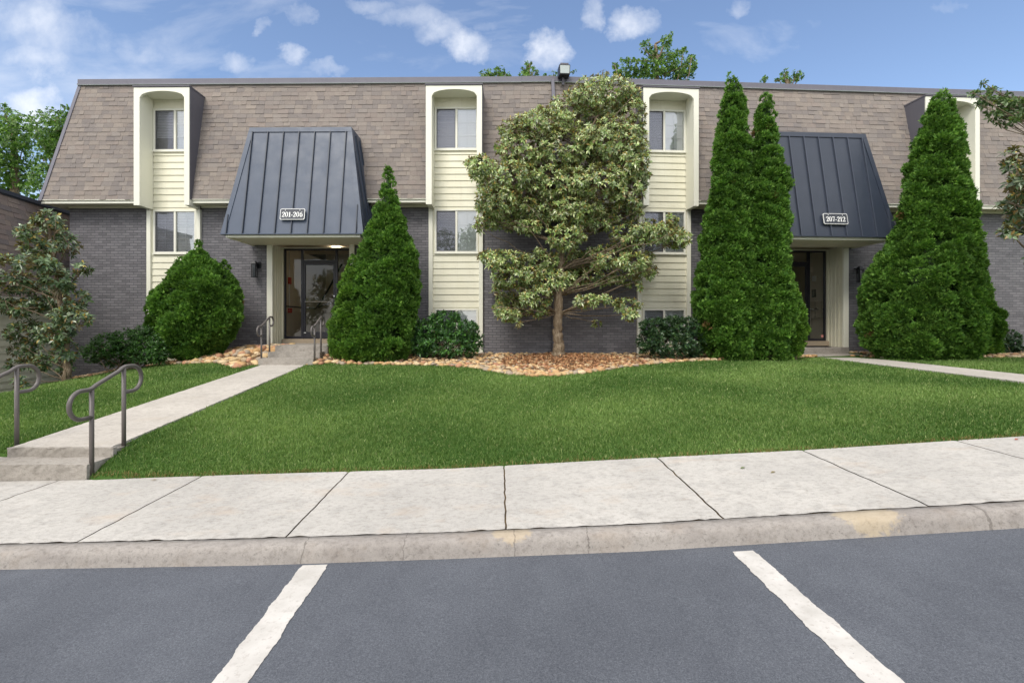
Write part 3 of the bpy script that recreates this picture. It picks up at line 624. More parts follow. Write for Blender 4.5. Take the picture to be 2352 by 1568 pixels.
# entrances
def entrance(W, d, a, metal, rib, mirror, idx):
    u0, u1 = d; zb0 = -.345 if idx == 0 else -.42; zt = 2.235
    mr = (lambda u: u) if not mirror else (lambda u: u0+u1-u)
    T = lambda u, o, z: W.P(mr(u), o, z)
    pw = .13
    mb = MB(T); mb.box(u0, u0+.155, 0.0, .06, zb0-.16, 2.262); mb.build('pilaster', M['creamtrim'], B, bevel=.006); mb = MB(T); mb.box(u1-.145, u1, 0.0, .06, zb0-.16, 2.262); mb.build('pilaster', M['creamtrim'], B, bevel=.006)
    mb = MB(T); mb.box(u0+.01, u0+.14, -.58, -.002, zb0-.16, 2.262); mb.box(u1-.14, u1-.01, -.58, -.002, zb0-.16, 2.262)
    for q in (-.14,-.28,-.42): mb.box(u0+.141, u0+.152, q-.012, q+.012, zb0-.16, 2.262); mb.box(u1-.152, u1-.141, q-.012, q+.012, zb0-.16, 2.262)
    mb.box(u0+.141, u0+.175, -.62, -.53, zb0-.05, 2.262); mb.box(u1-.175, u1-.141, -.62, -.53, zb0-.05, 2.262); mb.box(u0+.176, u1-.176, -.62, -.54, zt, 2.262)
    mb.build('door_reveal', M['cream'], B)
    L_ = u0+.176; Rr = u1-.176; m1 = L_+.52; m2 = m1+.955+.03
    fr = MB(T); o0, o1 = -.66, -.60
    fr.box(L_, L_+.045, o0, o1, zb0, zt); fr.box(Rr-.045, Rr, o0, o1, zb0, zt); fr.box(L_+.045, Rr-.045, o0, o1, zt-.05, zt)
    fr.box(m1-.035, m1+.035, o0, o1, zb0, zt-.05); fr.box(m2-.035, m2+.035, o0, o1, zb0, zt-.05)
    fr.box(L_+.045, m1-.035, o0, o1, zb0, zb0+.07); fr.box(m2+.035, Rr-.045, o0, o1, zb0, zb0+.07)
    zd = zt-.40; fr.box(m1+.035, m2-.035, o0, o1, zd, zd+.07)
    f = fr.build('entrance_frame', M['black'], B, bevel=.004)
    for p, q, z0, z1 in ((L_+.045,m1-.035,zb0+.07,zt-.05),(m2+.035,Rr-.045,zb0+.07,zt-.05),(m1+.035,m2-.035,zd+.07,zt-.05)):
        g = MB(T); g.poly([(p,-.63,z0),(q,-.63,z0),(q,-.63,z1),(p,-.63,z1)]); g.build('pane', M['doorglass'], f)
    dr = MB(T); p, q = m1+.038, m2-.038; dr.box(p, p+.055, -.65, -.605, zb0+.01, zd-.004); dr.box(q-.055, q, -.65, -.605, zb0+.01, zd-.004)
    dr.box(p+.055, q-.055, -.65, -.605, zd-.07, zd-.004); dr.box(p+.055, q-.055, -.65, -.605, zb0+.01, zb0+.20)
    door = dr.build('door', M['black'], B, bevel=.004)
    g = MB(T); g.poly([(p+.055,-.63,zb0+.2),(q-.055,-.63,zb0+.2),(q-.055,-.63,zd-.07),(p+.055,-.63,zd-.07)]); g.build('pane', M['doorglass'], door)
    g = MB(T); zp = zb0+1.06; g.tube([(p+.05,-.585,zp),(q-.05,-.585,zp)], .012); g.build('push_bar', M['steel'], door)
    hb = q-.10; g = MB(T); g.tube([(hb,-.60,zp),(hb,-.555,zp),(hb,-.55,zp-.05),(hb,-.55,zp-.17),(hb+.02,-.555,zp-.21),(hb+.06,-.60,zp-.22)], .010); g.build('handle', M['steel'], door, smooth=True)
    g = MB(T); g.tube([(q-.03,-.606,zp+.16),(q-.03,-.59,zp+.16)], .02, 12); g.build('lock', M['steel'], door)
    if idx == 0:
        g = MB(T); g.box(p+.01, p+.07, -.604, -.602, zb0+.16, zb0+.18); g.build('door_sticker', M['white'], door)
    th = MB(T); th.box(u0+.15, u1-.15, -.66, -.50, zb0-.14, zb0-.003); th.build('threshold', M['sill'], B, bevel=.006)
    # hall behind
    h0, h1 = u0-.1, u1+.5; oF, oB = -.70, -4.6; zc_ = 2.42
    rm = MB(T)
    rm.box(h0-.1, h0, oB, oF, zb0-.1, zc_); rm.box(h1, h1+.1, oB, oF, zb0-.1, zc_); rm.box(h0, h1, oB-.1, oB, zb0-.1, zc_+2.6); rm.box(h0, h1, oB+1.6, oF, zc_, zc_+.1)
    hall = rm.build('entry_hall', M['beige'], B)
    rm = MB(T); rm.box(h0, h1, oB, oF, zb0-.11, zb0-.01); rm.build('floor', M['beige_dark'], hall)
    st = MB(T)
    for k in range(12):
        st.box(m1+.18, h1-.02, oF-.9-.24*(k+1), oF-.9-.24*k, zb0-.01, zb0+.18*(k+1)) if k < 12 else None
    st.build('staircase', M['stairs'], hall)
    st = MB(T); st.tube([(m1+.12,-1.4,zb0+.95),(m1+.12,-2.0,zb0+1.3),(m1+.12,-3.6,zb0+2.5)], .03); st.tube([(h0+.05,-.8,zb0+.95),(m1-.25,-2.2,zb0+.92),(m1+.1,-3.2,zb0+1.25)], .02); st.build('stair_rail', M['blackm'], hall)
    mb = MB(T)
    if idx == 0:
        cu = m1+.70; mb.box(cu-.14, cu+.14, -1.50, -1.35, zc_-.085, zc_-.001); mb.build('ceiling_lamp', M['lit'], hall, bevel=.03)
        mb = MB(T); mb.box(h0+.001, h0+.05, -1.6, -1.45, 1.30, 1.50); mb.build('fire_alarm', M['red'], hall); mb = MB(T); mb.box(h0+.001, h0+.06, -1.62, -1.44, .42, .56); mb.build('fire_alarm', M['red'], hall)
        mb = MB(T); mb.tube([(h0+.02,-1.52,1.3),(h0+.02,-1.50,1.0),(h0+.02,-1.53,.56)], .014); mb.tube([(h0+.02,-1.52,1.5),(h0+.02,-1.52,2.4)], .014); mb.build('conduit', M['white'], hall)
    else:
        hx = h0
        mb.box(hx+.001, hx+.16, -1.75, -.95, .26, .78); ml = mb.build('mailboxes', M['mail'], hall, bevel=.006)
        g = MB(T)
        for i in range(3): g.box(hx+.161, hx+.166, -1.62+.22*i, -1.58+.22*i, .55, .58); g.box(hx+.161, hx+.163, -1.72+.25*i, -1.70+.25*i, .27, .77)
        g.build('mailbox_locks', M['black'], ml)
        mb = MB(T); mb.box(hx+.001, hx+.05, -1.5, -1.38, 1.42, 1.58); mb.build('thermostat', M['white'], hall)
        mb = MB(T); mb.box(hx+.001, hx+.05, -1.7, -1.55, 1.72, 1.88); mb.build('alarm_box', M['beige'], hall)
        mb = MB(T); mb.box(hx+.001, hx+.02, -1.55, -1.38, .92, 1.16); mb.build('notice_frame', M['black'], hall)
        g = MB(T); g.box(Rr-.13, Rr-.06, -.627, -.624, zb0+.1, zb0+.18) if False else g.box(L_+.06, L_+.13, -.627, -.624, zb0+.10, zb0+.18); g.build('security_sticker', mat('sticker_red', (.6,.25,.22)), f)
        g = MB(T); g.box(q-.15, q-.06, -.626, -.622, .93, 1.0); g.build('door_notice', mat('sticker_blue', (.35,.55,.62)), door)
    # awning: truncated pyramid
    A0, A1 = a; zb1, zt1 = 2.275, 5.08; ob, ot = 1.40, .885; ins = .45; tc0, tc1 = A0+ins, A1-ins
    def fo(z): return ob+(ot-ob)*(z-zb1)/(zt1-zb1)
    def fi(z): return ins*(z-zb1)/(zt1-zb1)
    mb = MB(W.P)
    mb.hexa([(A0,.02,zb1),(A1,.02,zb1),(A1,ob,zb1),(A0,ob,zb1)], [(tc0,-.05,zt1),(tc1,-.05,zt1),(tc1,ot,zt1),(tc0,ot,zt1)])
    aw = mb.build('awning_roof', metal, B)
    mb = MB(W.P); k0 = (A0+A1)/2
    for k in range(-5, 6):
        u = k0+.4*k-.02
        if u < A0+.08 or u > A1-.08: continue
        # height reached before the hip
        zz_ = zt1-.10
        e_ = min(u-A0, A1-u)
        if e_ < ins: zz_ = min(zz_, zb1+(zt1-zb1)*(e_-.05)/ins)
        if zz_ < zb1+.2: continue
        mb.hexa([(u-.010,fo(zb1)-.01,zb1+.01),(u+.010,fo(zb1)-.01,zb1+.01),(u+.010,fo(zb1)+.042,zb1+.01),(u-.010,fo(zb1)+.042,zb1+.01)], [(u-.010,fo(zz_)-.01,zz_),(u+.010,fo(zz_)-.01,zz_),(u+.010,fo(zz_)+.042,zz_),(u-.010,fo(zz_)+.042,zz_)])
    for sgn, base in ((-1, A0), (1, A1)):
        for q in (.25,.6,.95,1.25):
            zz_ = zt1-.1 if q < ot-.1 else zb1+(zt1-zb1)*min(1,(ob-q-.05)/(ob-ot))
            if zz_ < zb1+.3: continue
            def sp_(z): u = base-sgn*fi(z); return [(u-.035,q-.01,z),(u+.035,q-.01,z),(u+.035,q+.01,z),(u-.035,q+.01,z)]
            mb.hexa(sp_(zb1+.01), sp_(zz_))
    mb.build('seam', rib, aw)
    mb = MB(W.P)
    for sgn, base in ((-1, A0), (1, A1)):   # hip trims and crown trim
        def hp(z, e=0): u = base-sgn*fi(z); o = fo(z); v = -sgn; return [(u+v*.10,o+.018,z),(u-v*.014,o+.018,z),(u-v*.014,o-.10,z),(u+v*.10,o-.10,z)]
        mb.hexa(hp(zb1-.01), hp(zt1-.005))
    mb.hexa([(tc0-.02,-.05,zt1-.11),(tc1+.02,-.05,zt1-.11),(tc1+.02,fo(zt1-.11)+.022,zt1-.11),(tc0-.02,fo(zt1-.11)+.022,zt1-.11)], [(tc0-.01,-.05,zt1+.012),(tc1+.01,-.05,zt1+.012),(tc1+.01,ot+.022,zt1+.012),(tc0-.01,ot+.022,zt1+.012)])
    mb.hexa([(A0-.012,.02,zb1-.012),(A1+.012,.02,zb1-.012),(A1+.012,ob+.03,zb1-.012),(A0-.012,ob+.03,zb1-.012)], [(A0-.012,.02,zb1+.012),(A1+.012,.02,zb1+.012),(A1+.012,ob+.028,zb1+.012),(A0-.012,ob+.028,zb1+.012)])
    mb.build('trim', metal, aw)
    mb = MB(W.P); mb.box(A0+.10, A1-.10, .005, ob-.09, zb1-.045, zb1-.014); so_ = mb.build('awning_soffit', M['cream'], B)
    mb = MB(W.P); mb.box(A0+.08, A1-.08, ob-.088, ob-.06, zb1-.075, zb1-.014); mb.box(A0+.08, A0+.10, .005, ob-.088, zb1-.075, zb1-.014); mb.box(A1-.10, A1-.08, .005, ob-.088, zb1-.075, zb1-.014); mb.build('awning_fascia', M['creamtrim'], B)
    return fo
fo1 = entrance(LW, d1, a1, M['awning'], M['awning_dark'], False, 0)
fo2 = entrance(RWg, d2, a2, M['navy'], M['navy_rib'], True, 1)
# landing slab at door 2
mb = MB(RWg.P); mb.box(d2[0]+.02, d2[1]-.02, -.64, .10, -1.2, -.585); mb.box(d2[0]+.05, d2[1]+.45, .10, .95, -1.2, -.745)
o = mb.build('entrance_landing', M['steps'], bevel=.014); tag(o, 'concrete landing slab at the 207-212 entrance', 'landing', kind=None)
mb = MB(RWg.P); mb.box(d2[0]+.5, d2[1]-.45, -.45, -.02, -.583, -.570); o = mb.build('doormat', M['stairs'], bevel=.004); tag(o, 'dark doormat lying before the 207-212 door', 'doormat')
# ------------------------------------------------------------------ number signs
def ring(mb, cx, cy, ro, ho, ri, hi_, n=28, m=0, P=None):
    for i in range(n):
        a0, a1_ = 2*math.pi*i/n, 2*math.pi*(i+1)/n
        q = [(cx+ro*math.cos(a0), cy+ho*math.sin(a0)),(cx+ro*math.cos(a1_), cy+ho*math.sin(a1_)),(cx+ri*math.cos(a1_), cy+hi_*math.sin(a1_)),(cx+ri*math.cos(a0), cy+hi_*math.sin(a0))]
        mb.poly([P(*p) for p in q], m)
def stroke(mb, pts, ws, P, m=0):
    L = []
    for i, (x, y) in enumerate(pts):
        a = pts[max(i-1,0)]; b = pts[min(i+1,len(pts)-1)]; dx, dy = b[0]-a[0], b[1]-a[1]; l = math.hypot(dx, dy) or 1; w_ = ws[i]/2
        L.append(((x-dy/l*w_, y+dx/l*w_), (x+dy/l*w_, y-dx/l*w_)))
    for p, q in zip(L[:-1], L[1:]): mb.poly([P(*p[0]), P(*p[1]), P(*q[1]), P(*q[0])], m)
def arc(cx, cy, rx, ry_, a0, a1_, n=10): return [(cx+rx*math.cos(R(a0+(a1_-a0)*i/n)), cy+ry_*math.sin(R(a0+(a1_-a0)*i/n))) for i in range(n+1)]
def glyph(mb, ch, x, P):
    P2 = lambda a, b: P(x+a, b)
    if ch == '0': ring(mb, .30, .5, .28, .51, .13, .44, P=P2); return .64
    if ch == '1': stroke(mb, [(.24,.04),(.24,.98)], [.17,.17], P2); stroke(mb, [(.06,.80),(.16,.86),(.24,.99)], [.05,.08,.06], P2); stroke(mb, [(.05,.03),(.43,.03)], [.06,.06], P2); return .50
    if ch == '2':
        p = [(.08,.70)]+arc(.29,.72,.20,.24,170,-20,12)+[(.38,.45),(.22,.24),(.08,.09)]; w_ = [.15,.14,.11,.08,.07,.07,.08,.11,.14,.17,.18,.18,.17,.16,.13,.09,.07]
        stroke(mb, p, w_[:len(p)], P2); stroke(mb, [(.05,.07),(.46,.07),(.55,.10)], [.14,.14,.10], P2); stroke(mb, [(.50,.05),(.55,.27)], [.08,.03], P2); return .62
    if ch == '6': ring(mb, .31, .33, .27, .34, .11, .27, P=P2); stroke(mb, [(.12,.33),(.14,.55),(.22,.76),(.34,.91),(.50,.99)], [.17,.16,.13,.08,.05], P2); return .64
    if ch == '7': stroke(mb, [(.05,.90),(.55,.90)], [.16,.16], P2); stroke(mb, [(.07,.95),(.05,.70)], [.07,.03], P2); stroke(mb, [(.52,.90),(.38,.55),(.28,.25),(.26,.02)], [.06,.09,.15,.17], P2); return .60
    if ch == '-': stroke(mb, [(.04,.34),(.30,.34)], [.12,.12], P2); return .36
def sign(W, px0, px1, zc0, fo, text, label):
    out = fo(zc0); u0, u1 = W.U(px0, out+.06), W.U(px1, out+.06); w_ = u1-u0; h = .285
    dz = 1/math.hypot(1, .1836); do = -.1836*dz; uc = (u0+u1)/2
    def T(a, b, c): return W.P(uc+a, out+.055+do*b+dz*c, zc0+dz*b+.1836*dz*c)
    base = T(0,0,0); e = empty('number_sign', base, label, 'sign')
    def rr_(mb, x0, x1, y0, y1, r_, c0, c1, m):
        pts = []
        for cx, cy, a in ((x1-r_,y1-r_,0),(x0+r_,y1-r_,90),(x0+r_,y0+r_,180),(x1-r_,y0+r_,270)): pts += arc(cx, cy, r_, r_, a, a+90, 5)
        mb.poly([(x,y,c1) for x, y in pts], m); mb.poly([(x,y,c0) for x, y in pts][::-1], m)
        for i in range(len(pts)):
            a, b = pts[i], pts[(i+1)%len(pts)]; mb.poly([(a[0],a[1],c0),(b[0],b[1],c0),(b[0],b[1],c1),(a[0],a[1],c1)], m)
    mb = MB(T); rr_(mb, -w_/2, w_/2, -h/2, h/2, .035, 0, .02, 0); mb.build('border', M['signwhite'], e)
    mb = MB(T); rr_(mb, -w_/2+.012, w_/2-.012, -h/2+.012, h/2-.012, .028, .0205, .023, 0); mb.build('plate', M['signplate'], e)
    s_ = .130; tw = sum({'0':.64,'1':.50,'2':.62,'6':.64,'7':.60,'-':.36}[c] for c in text)*s_; mb = MB(T); x = -tw/2/s_
    for c in text: x += glyph(mb, c, x, lambda a, b: (a*s_, b*s_-.074, .0245))
    mb.build('digits', M['signwhite'], e)
    for sx in (-.17,.17): mb = MB(T); mb.tube([(sx*w_/.58,h/2-.045,.023),(sx*w_/.58,h/2-.045,.028)], .010, 10); mb.build('screw', M['signwhite'], e)
    for sx in (-.2,.2): mb = MB(T); mb.tube([(sx,-.02,-.07),(sx,-.02,0)], .012, 6); mb.build('bracket', M['blackm'], e)
sign(LW, 644, 700.5, 2.76, fo1, '201-206', 'small dark plaque reading 201-206 on the blue-grey awning')
sign(RWg, 1890.7, 1946, 2.72, fo2, '207-212', 'small dark plaque reading 207-212 on the navy awning')
# ------------------------------------------------------------------ wall lanterns
def lantern(W, u, z, label):
    e = empty('wall_lantern', W.P(u, 0, z), label, 'wall lamp', 'black lanterns beside the entrances')
    mb = MB(W.P); mb.box(u+.03, u+.12, 0, .02, z-.0, z+.18); mb.box(u-.10, u+.13, .02, .05, z+.115, z+.14); mb.box(u-.012+.0, u+.012, .02, .14, z+.10, z+.125); mb.build('bracket', M['blackm'], e)
    mb = MB(W.P); a = .05
    for sx in (-1,1):
        for so_ in (.085,.185): mb.box(u+sx*a-.008, u+sx*a+.008, so_-.008, so_+.008, z-.25, z+.10)
    for zz_ in (-.262,.09): mb.box(u-a-.012, u+a+.012, .07, .20, z+zz_, z+zz_+.022)
    mb.hexa([(u-.07,.065,z+.112),(u+.07,.065,z+.112),(u+.07,.205,z+.112),(u-.07,.205,z+.112)], [(u-.03,.10,z+.19),(u+.03,.10,z+.19),(u+.03,.17,z+.19),(u-.03,.17,z+.19)])
    mb.build('cage', M['blackm'], e)
    mb = MB(W.P); mb.box(u-.035, u+.035, .10, .17, z-.238, z+.088); mb.build('lens', M['lanternglass'], e)
lantern(LW, LW.U(584, .14), LW.Z(584, 622, .14)+.08, 'black box lantern on the brick left of the 201-206 entrance')
lantern(RWg, RWg.U(1976, .14), RWg.Z(1976, 634, .14)+.08, 'black box lantern on the brick right of the 207-212 entrance')
# floodlight over the roof edge
u = RWg.U(1296.5, .1); e = empty('floodlight', RWg.P(u, .02, 6.75), 'boxy wall floodlight standing above the roof edge over the rain pipe', 'floodlight')
mb = MB(RWg.P); mb.hexa([(u-.15,-.12,6.80),(u+.15,-.12,6.80),(u+.14,.14,6.80),(u-.14,.14,6.80)], [(u-.15,-.12,7.06),(u+.15,-.12,7.06),(u+.15,.155,7.06),(u-.15,.155,7.06)]); mb.build('housing', M['blackm'], e, bevel=.006)
mb = MB(RWg.P); mb.box(u-.11, u+.11, -.08, .12, 7.061, 7.12); mb.build('cap', M['grey_clad'], e)
mb = MB(RWg.P); mb.hexa([(u-.122,.143,6.83),(u+.122,.143,6.83),(u+.122,.149,6.83),(u-.122,.149,6.83)], [(u-.13,.150,7.035),(u+.13,.150,7.035),(u+.13,.160,7.035),(u-.13,.160,7.035)]); mb.build('lens', M['frost'], e)
mb = MB(RWg.P); mb.box(u-.04, u+.02, -.08, -.02, 6.6, 6.80); mb.build('bracket', M['grey_clad'], e)
# ------------------------------------------------------------------ handrails
def handrail(X, Y1, Y2, zb1, zb2, loop, label, flip=False, r=.0215, ld=.26):
    e = empty('handrail', (X, Y1, zb1), label, 'handrail', 'grey pipe handrails')
    zt1, zt2 = zb1+.74, zb2+.84; D = .28*ld/.26
    mb = MB(); mb.tube([(X, Y1, zb1-.15), (X, Y1, zt1-.005)], r, 10); mb.build('post', M['handrail'], e, smooth=True)
    mb = MB(); mb.tube([(X, Y2, zb2-.15), (X, Y2, zt2-.005)], r, 10); mb.build('post', M['handrail'], e, smooth=True)
    path = []; rad = D/2
    path.append((X, Y1, zt1-D)); cy = Y1-(ld-rad)
    for k in range(0, 13): a = R(270-15*k); path.append((X, cy+rad*math.cos(a), zt1-rad+rad*math.sin(a)))
    path.append((X, Y1-.03, zt1+.0)); path.append((X, Y1+.01, zt1+.012)); 
    path.append((X, Y1+.05, zt1+.035)); path.append((X, Y2-.07, zt2-.045)); path.append((X, Y2-.02, zt2-.015)); path.append((X, Y2+.03, zt2)); cy = Y2+(ld-rad)
    for k in range(0, 13): a = R(90-15*k); path.append((X, cy+rad*math.cos(a), zt2-rad+rad*math.sin(a)))
    path.append((X, Y2, zt2-D))
    mb = MB(); mb.tube(path, r, 10); mb.build('rail', M['handrail'], e, smooth=True)
handrail(-4.12, 4.93, 5.35, -1.372, -1.276, 0, 'right hand one of the two pipe handrails by the sidewalk steps')
handrail(-5.29, 4.93, 5.35, -1.372, -1.276, 0, 'pipe handrail on the left of the sidewalk steps, cut by the photo edge')
handrail(-5.555, 11.36, 11.76, -.734, -.605, 0, 'left hand one of the two pipe handrails by the 201-206 entrance steps', ld=.2)
handrail(-4.32, 11.36, 11.76, -.734, -.605, 0, 'right hand one of the two pipe handrails by the 201-206 entrance steps', ld=.2)
# ------------------------------------------------------------------ neighbouring building on the left
NX, NY = -12.58, 12.3; ne = Vector((-.163, 1, 0)).normalized(); nn_ = Vector((ne.y, -ne.x, 0))
NT = lambda u, o, z: Vector((NX, NY, 0))+ne*u+nn_*o+Vector((0,0,z))
nb = empty('apartment_building', (NX-3, NY+2, -3.5), 'neighbouring apartment building set lower at the left edge, with cream siding and shingled mansard', 'building')
NZt, NZf = 3.36, .76
mb = MB(NT); r_ = random.Random(9); pal = [(.225,.183,.160),(.250,.205,.178),(.205,.172,.158),(.185,.160,.155),(.235,.188,.172)]
for k in range(20):
    z0 = NZf+(NZt-NZf)*k/20-.01; z1 = NZf+(NZt-NZf)*(k+1)/20+.01; o0 = .42-.5*k/20; o1 = .42-.5*(k+1)/20; u = -4.0
    while u < 14:
        w_ = r_.uniform(.15,.36); c = r_.choice(pal); t0 = r_.choice((.01,.018))
        mb.hexa([(u,o0-.03,z0),(u+w_-.003,o0-.03,z0),(u+w_-.003,o1-.03,z1),(u,o1-.03,z1)], [(u,o0+t0,z0),(u+w_-.003,o0+t0,z0),(u+w_-.003,o1+.003,z1),(u,o1+.003,z1)], 0, c); u += w_
mb.build('mansard_roof', M['shingle'], nb)
mb = MB(NT); mb.box(-4.1, 14.1, -8, -.05, NZt, NZt+.13); mb.box(-4.1, 14.1, -.05, -.02, NZt+.03, NZt+.13); mb.build('coping', M['awning_dark'], nb)
mb = MB(NT); mb.box(-4, 14, 0.03, .39, NZf-.10, NZf-.03); mb.box(-4, 14, .39, .42, NZf-.10, NZf+.01); mb.build('soffit', M['creamtrim'], nb)
mb = MB(NT); z = -5.0
while z < .66:
    mb.hexa([(-4,-.2,z),(14,-.2,z),(14,.028,z),(-4,.028,z)], [(-4,-.2,z+.186),(14,-.2,z+.186),(14,.004,z+.186),(-4,.004,z+.186)]); z += .18
mb.build('siding', M['cream'], nb)
mb = MB(NT); mb.box(-4, 14, -8, -.2, -5, NZt-.01); mb.build('wall', M['cream'], nb)
# ------------------------------------------------------------------ foliage builders
def nrm(a): return a/np.maximum(np.linalg.norm(a, axis=-1, keepdims=True), 1e-9)
def basis(A):
    t = np.where(np.abs(A[:, 2:3]) < .9, np.array([[0,0,1.]]), np.array([[1.,0,0]])); e1 = nrm(np.cross(A, t)); return e1, np.cross(A, e1)
def leaves(Bp, D, A, L, Wd, col, fold=.15, droop=.1):
    """leaf blades: base Bp, direction D, upper side towards A; returns V, quads, colours"""
    n = len(Bp); D = nrm(D); S = nrm(np.cross(D, A)); Nn = np.cross(S, D); L = np.broadcast_to(np.asarray(L, float), (n,))[:, None]; Wd = np.broadcast_to(np.asarray(Wd, float), (n,))[:, None]
    dz = np.zeros((n,3)); dz[:, 2] = 1
    V = np.stack([Bp, Bp+D*L*.55+S*Wd*.5+Nn*Wd*fold, Bp+D*L-dz*L*droop, Bp+D*L*.55-S*Wd*.5+Nn*Wd*fold, Bp+D*L*.52], 1)
    k = np.arange(n)[:, None]*5
    Q = np.concatenate([k+np.array([[0,1,2,4]]), k+np.array([[0,4,2,3]])], 1).reshape(-1, 4)
    return V.reshape(-1, 3), Q, np.repeat(col, 5, 0)
def join(parts):
    Vs, Qs, Cs, o = [], [], [], 0
    for V, Q, C in parts: Vs.append(V); Qs.append(Q+o); Cs.append(C); o += len(V)
    return np.concatenate(Vs), np.concatenate(Qs), np.concatenate(Cs)
def pick(n, pal, wts, jit=.15):
    pal = np.array(pal); i = rng.choice(len(pal), n, p=np.array(wts)/sum(wts)); return pal[i]*rng.uniform(1-jit, 1+jit, (n,1))
def rosettes(P, A, nl, L, Wd, pal, wts, tilt=(50,95), new=None, newp=.5, tint=None):
    n = len(P); A = nrm(A); e1, e2 = basis(A); parts = []
    base_t = rng.uniform(.85, 1.15, (n,1)) if tint is None else tint
    off = rng.uniform(0, 2*math.pi, n)
    for k in range(nl):
        ph = off+2*math.pi*k/nl*1.618+rng.normal(0,.2,n); th = np.radians(rng.uniform(*tilt, n))
        D = A*np.cos(th)[:, None]+(e1*np.cos(ph)[:, None]+e2*np.sin(ph)[:, None])*np.sin(th)[:, None]
        l = L*rng.uniform(.7,1.15,n); parts.append(leaves(P-A*.02*k/nl, D, A, l, Wd*rng.uniform(.8,1.2,n), pick(n, pal, wts)*base_t, droop=rng.uniform(.0,.25,(n,1))))
    if new:
        m = rng.random(n) < newp; Pn, An = P[m], A[m]; k = len(Pn)
        for j in range(3):
            D = nrm(An+rng.normal(0,.28,(k,3))+np.array([0,0,.35])); parts.append(leaves(Pn, D, nrm(rng.normal(0,1,(k,3))), L*rng.uniform(.45,.8,k), Wd*.7, pick(k, new, [1]*len(new)), droop=0))
    return join(parts)
def blob_pts(blobs, Y, dens, ds=1.0, shell=.55, seed=0, dj=.35):
    """blobs are px ellipses (cx,cy,rx,ry[,dy]); returns points, outward directions"""
    P, D = [], []; rg = np.random.default_rng(seed)
    for b in blobs:
        cx, cy, rx, ry_ = b[:4]; dy = b[4] if len(b) > 4 else rg.normal(0, dj); Yc = Y+dy; c = np.array(at(cx, cy, Yc)); r = np.array([rx/F*Yc, math.sqrt(rx*ry_)/F*Yc*ds, ry_/F*Yc])
        n = max(4, int(dens*rx*ry_)); d = nrm(rg.normal(0,1,(n,3))); rad = rg.uniform(shell**3, 1, n)[:, None]**(1/3); P.append(c+d*rad*r); D.append(nrm(d/r*r.mean()))
    return np.concatenate(P), np.concatenate(D)
def limb(mb, p, q, r0, r1, wob=.06, n=6, rnd=random, m=0, sag=.05):
    p, q = Vector(p), Vector(q); L = (q-p).length; path = []
    for i in range(n+1):
        t = i/n; v = p.lerp(q, t); v.z += math.sin(t*math.pi)*-sag*L*.25 
        if 0 < i < n: v += Vector((rnd.gauss(0,wob*L*.3), rnd.gauss(0,wob*L*.3), rnd.gauss(0,wob*L*.2)))
        path.append(v)
    mb.tube(path, [r0+(r1-r0)*i/n for i in range(n+1)], 7)
def trunkmesh(mb, pts, seg=12, wob=.012):
    # pts: (x,y,z,r)
    path, rad = [], []
    rg = random.Random(5)
    for a, b in zip(pts[:-1], pts[1:]):
        for i in range(6):
            t = i/6; path.append((a[0]+(b[0]-a[0])*t+rg.gauss(0,wob), a[1]+(b[1]-a[1])*t+rg.gauss(0,wob), a[2]+(b[2]-a[2])*t)); rad.append((a[3]+(b[3]-a[3])*t)*rg.uniform(.93,1.09))
    path.append(pts[-1][:3]); rad.append(pts[-1][3]); mb.tube(path, rad, seg)
def tree(name, label, cat, Y, base_px, trunk_px, blobs, dens, rfn, limbs=30, group=None, dj=.35, lr=(.035,.012), seed=1, ds=1.0, basez=None):
    """trunk_px: list of (px,py,width px) from the foot up"""
    bx, bz = (base_px[0]-HX)/F*Y, (HY-base_px[1])/F*Y
    if basez is not None: bz = basez
    e = empty(name, (bx, Y, bz), label, cat, group)
    mb = MB(); pts = [(bx, Y, bz-.15, trunk_px[0][2]/F*Y*.62)]
    for px, py, w_ in trunk_px: v = at(px, py, Y); pts.append((v.x, v.y, max(v.z, bz+.001) , w_/F*Y/2))
    trunkmesh(mb, pts); rd = random.Random(seed)
    P, D = blob_pts(blobs, Y, dens, ds, seed=seed, dj=dj)
    tp = [Vector(p[:3]) for p in pts[1:]]; tp = tp[3:] if 'pale-leaved' in label else tp
    rg = np.random.default_rng(seed)
    for b in blobs:      # a limb from the trunk into each mass, twigs at its end
        c = Vector(P[rg.integers(len(P))]) ; c = at(b[0], b[1], Y+(b[4] if len(b) > 4 else rd.gauss(0, dj)))
        cand = [t for t in tp if t.z < c.z-.12-.22*math.hypot(t.x-c.x, t.y-c.y)] or [t for t in tp if t.z < c.z-.1][-1:] or [tp[0]]; 
        s = min(cand, key=lambda t: (t-c).length+.0*(t.z)); limb(mb, s, c, lr[0], lr[1], rnd=rd)
        for _ in range(3):
            j = c+Vector((rd.gauss(0,b[2]/F*Y*.5), rd.gauss(0,b[2]/F*Y*.5), rd.gauss(0,b[3]/F*Y*.5))); limb(mb, c, j, lr[1], .005, n=3, rnd=rd)
    mb.build('trunk', M['bark'], e, smooth=True)
    V, Q, C, m = rfn(P, D); npmesh('crown', V, Q, C, m, e)
    return e
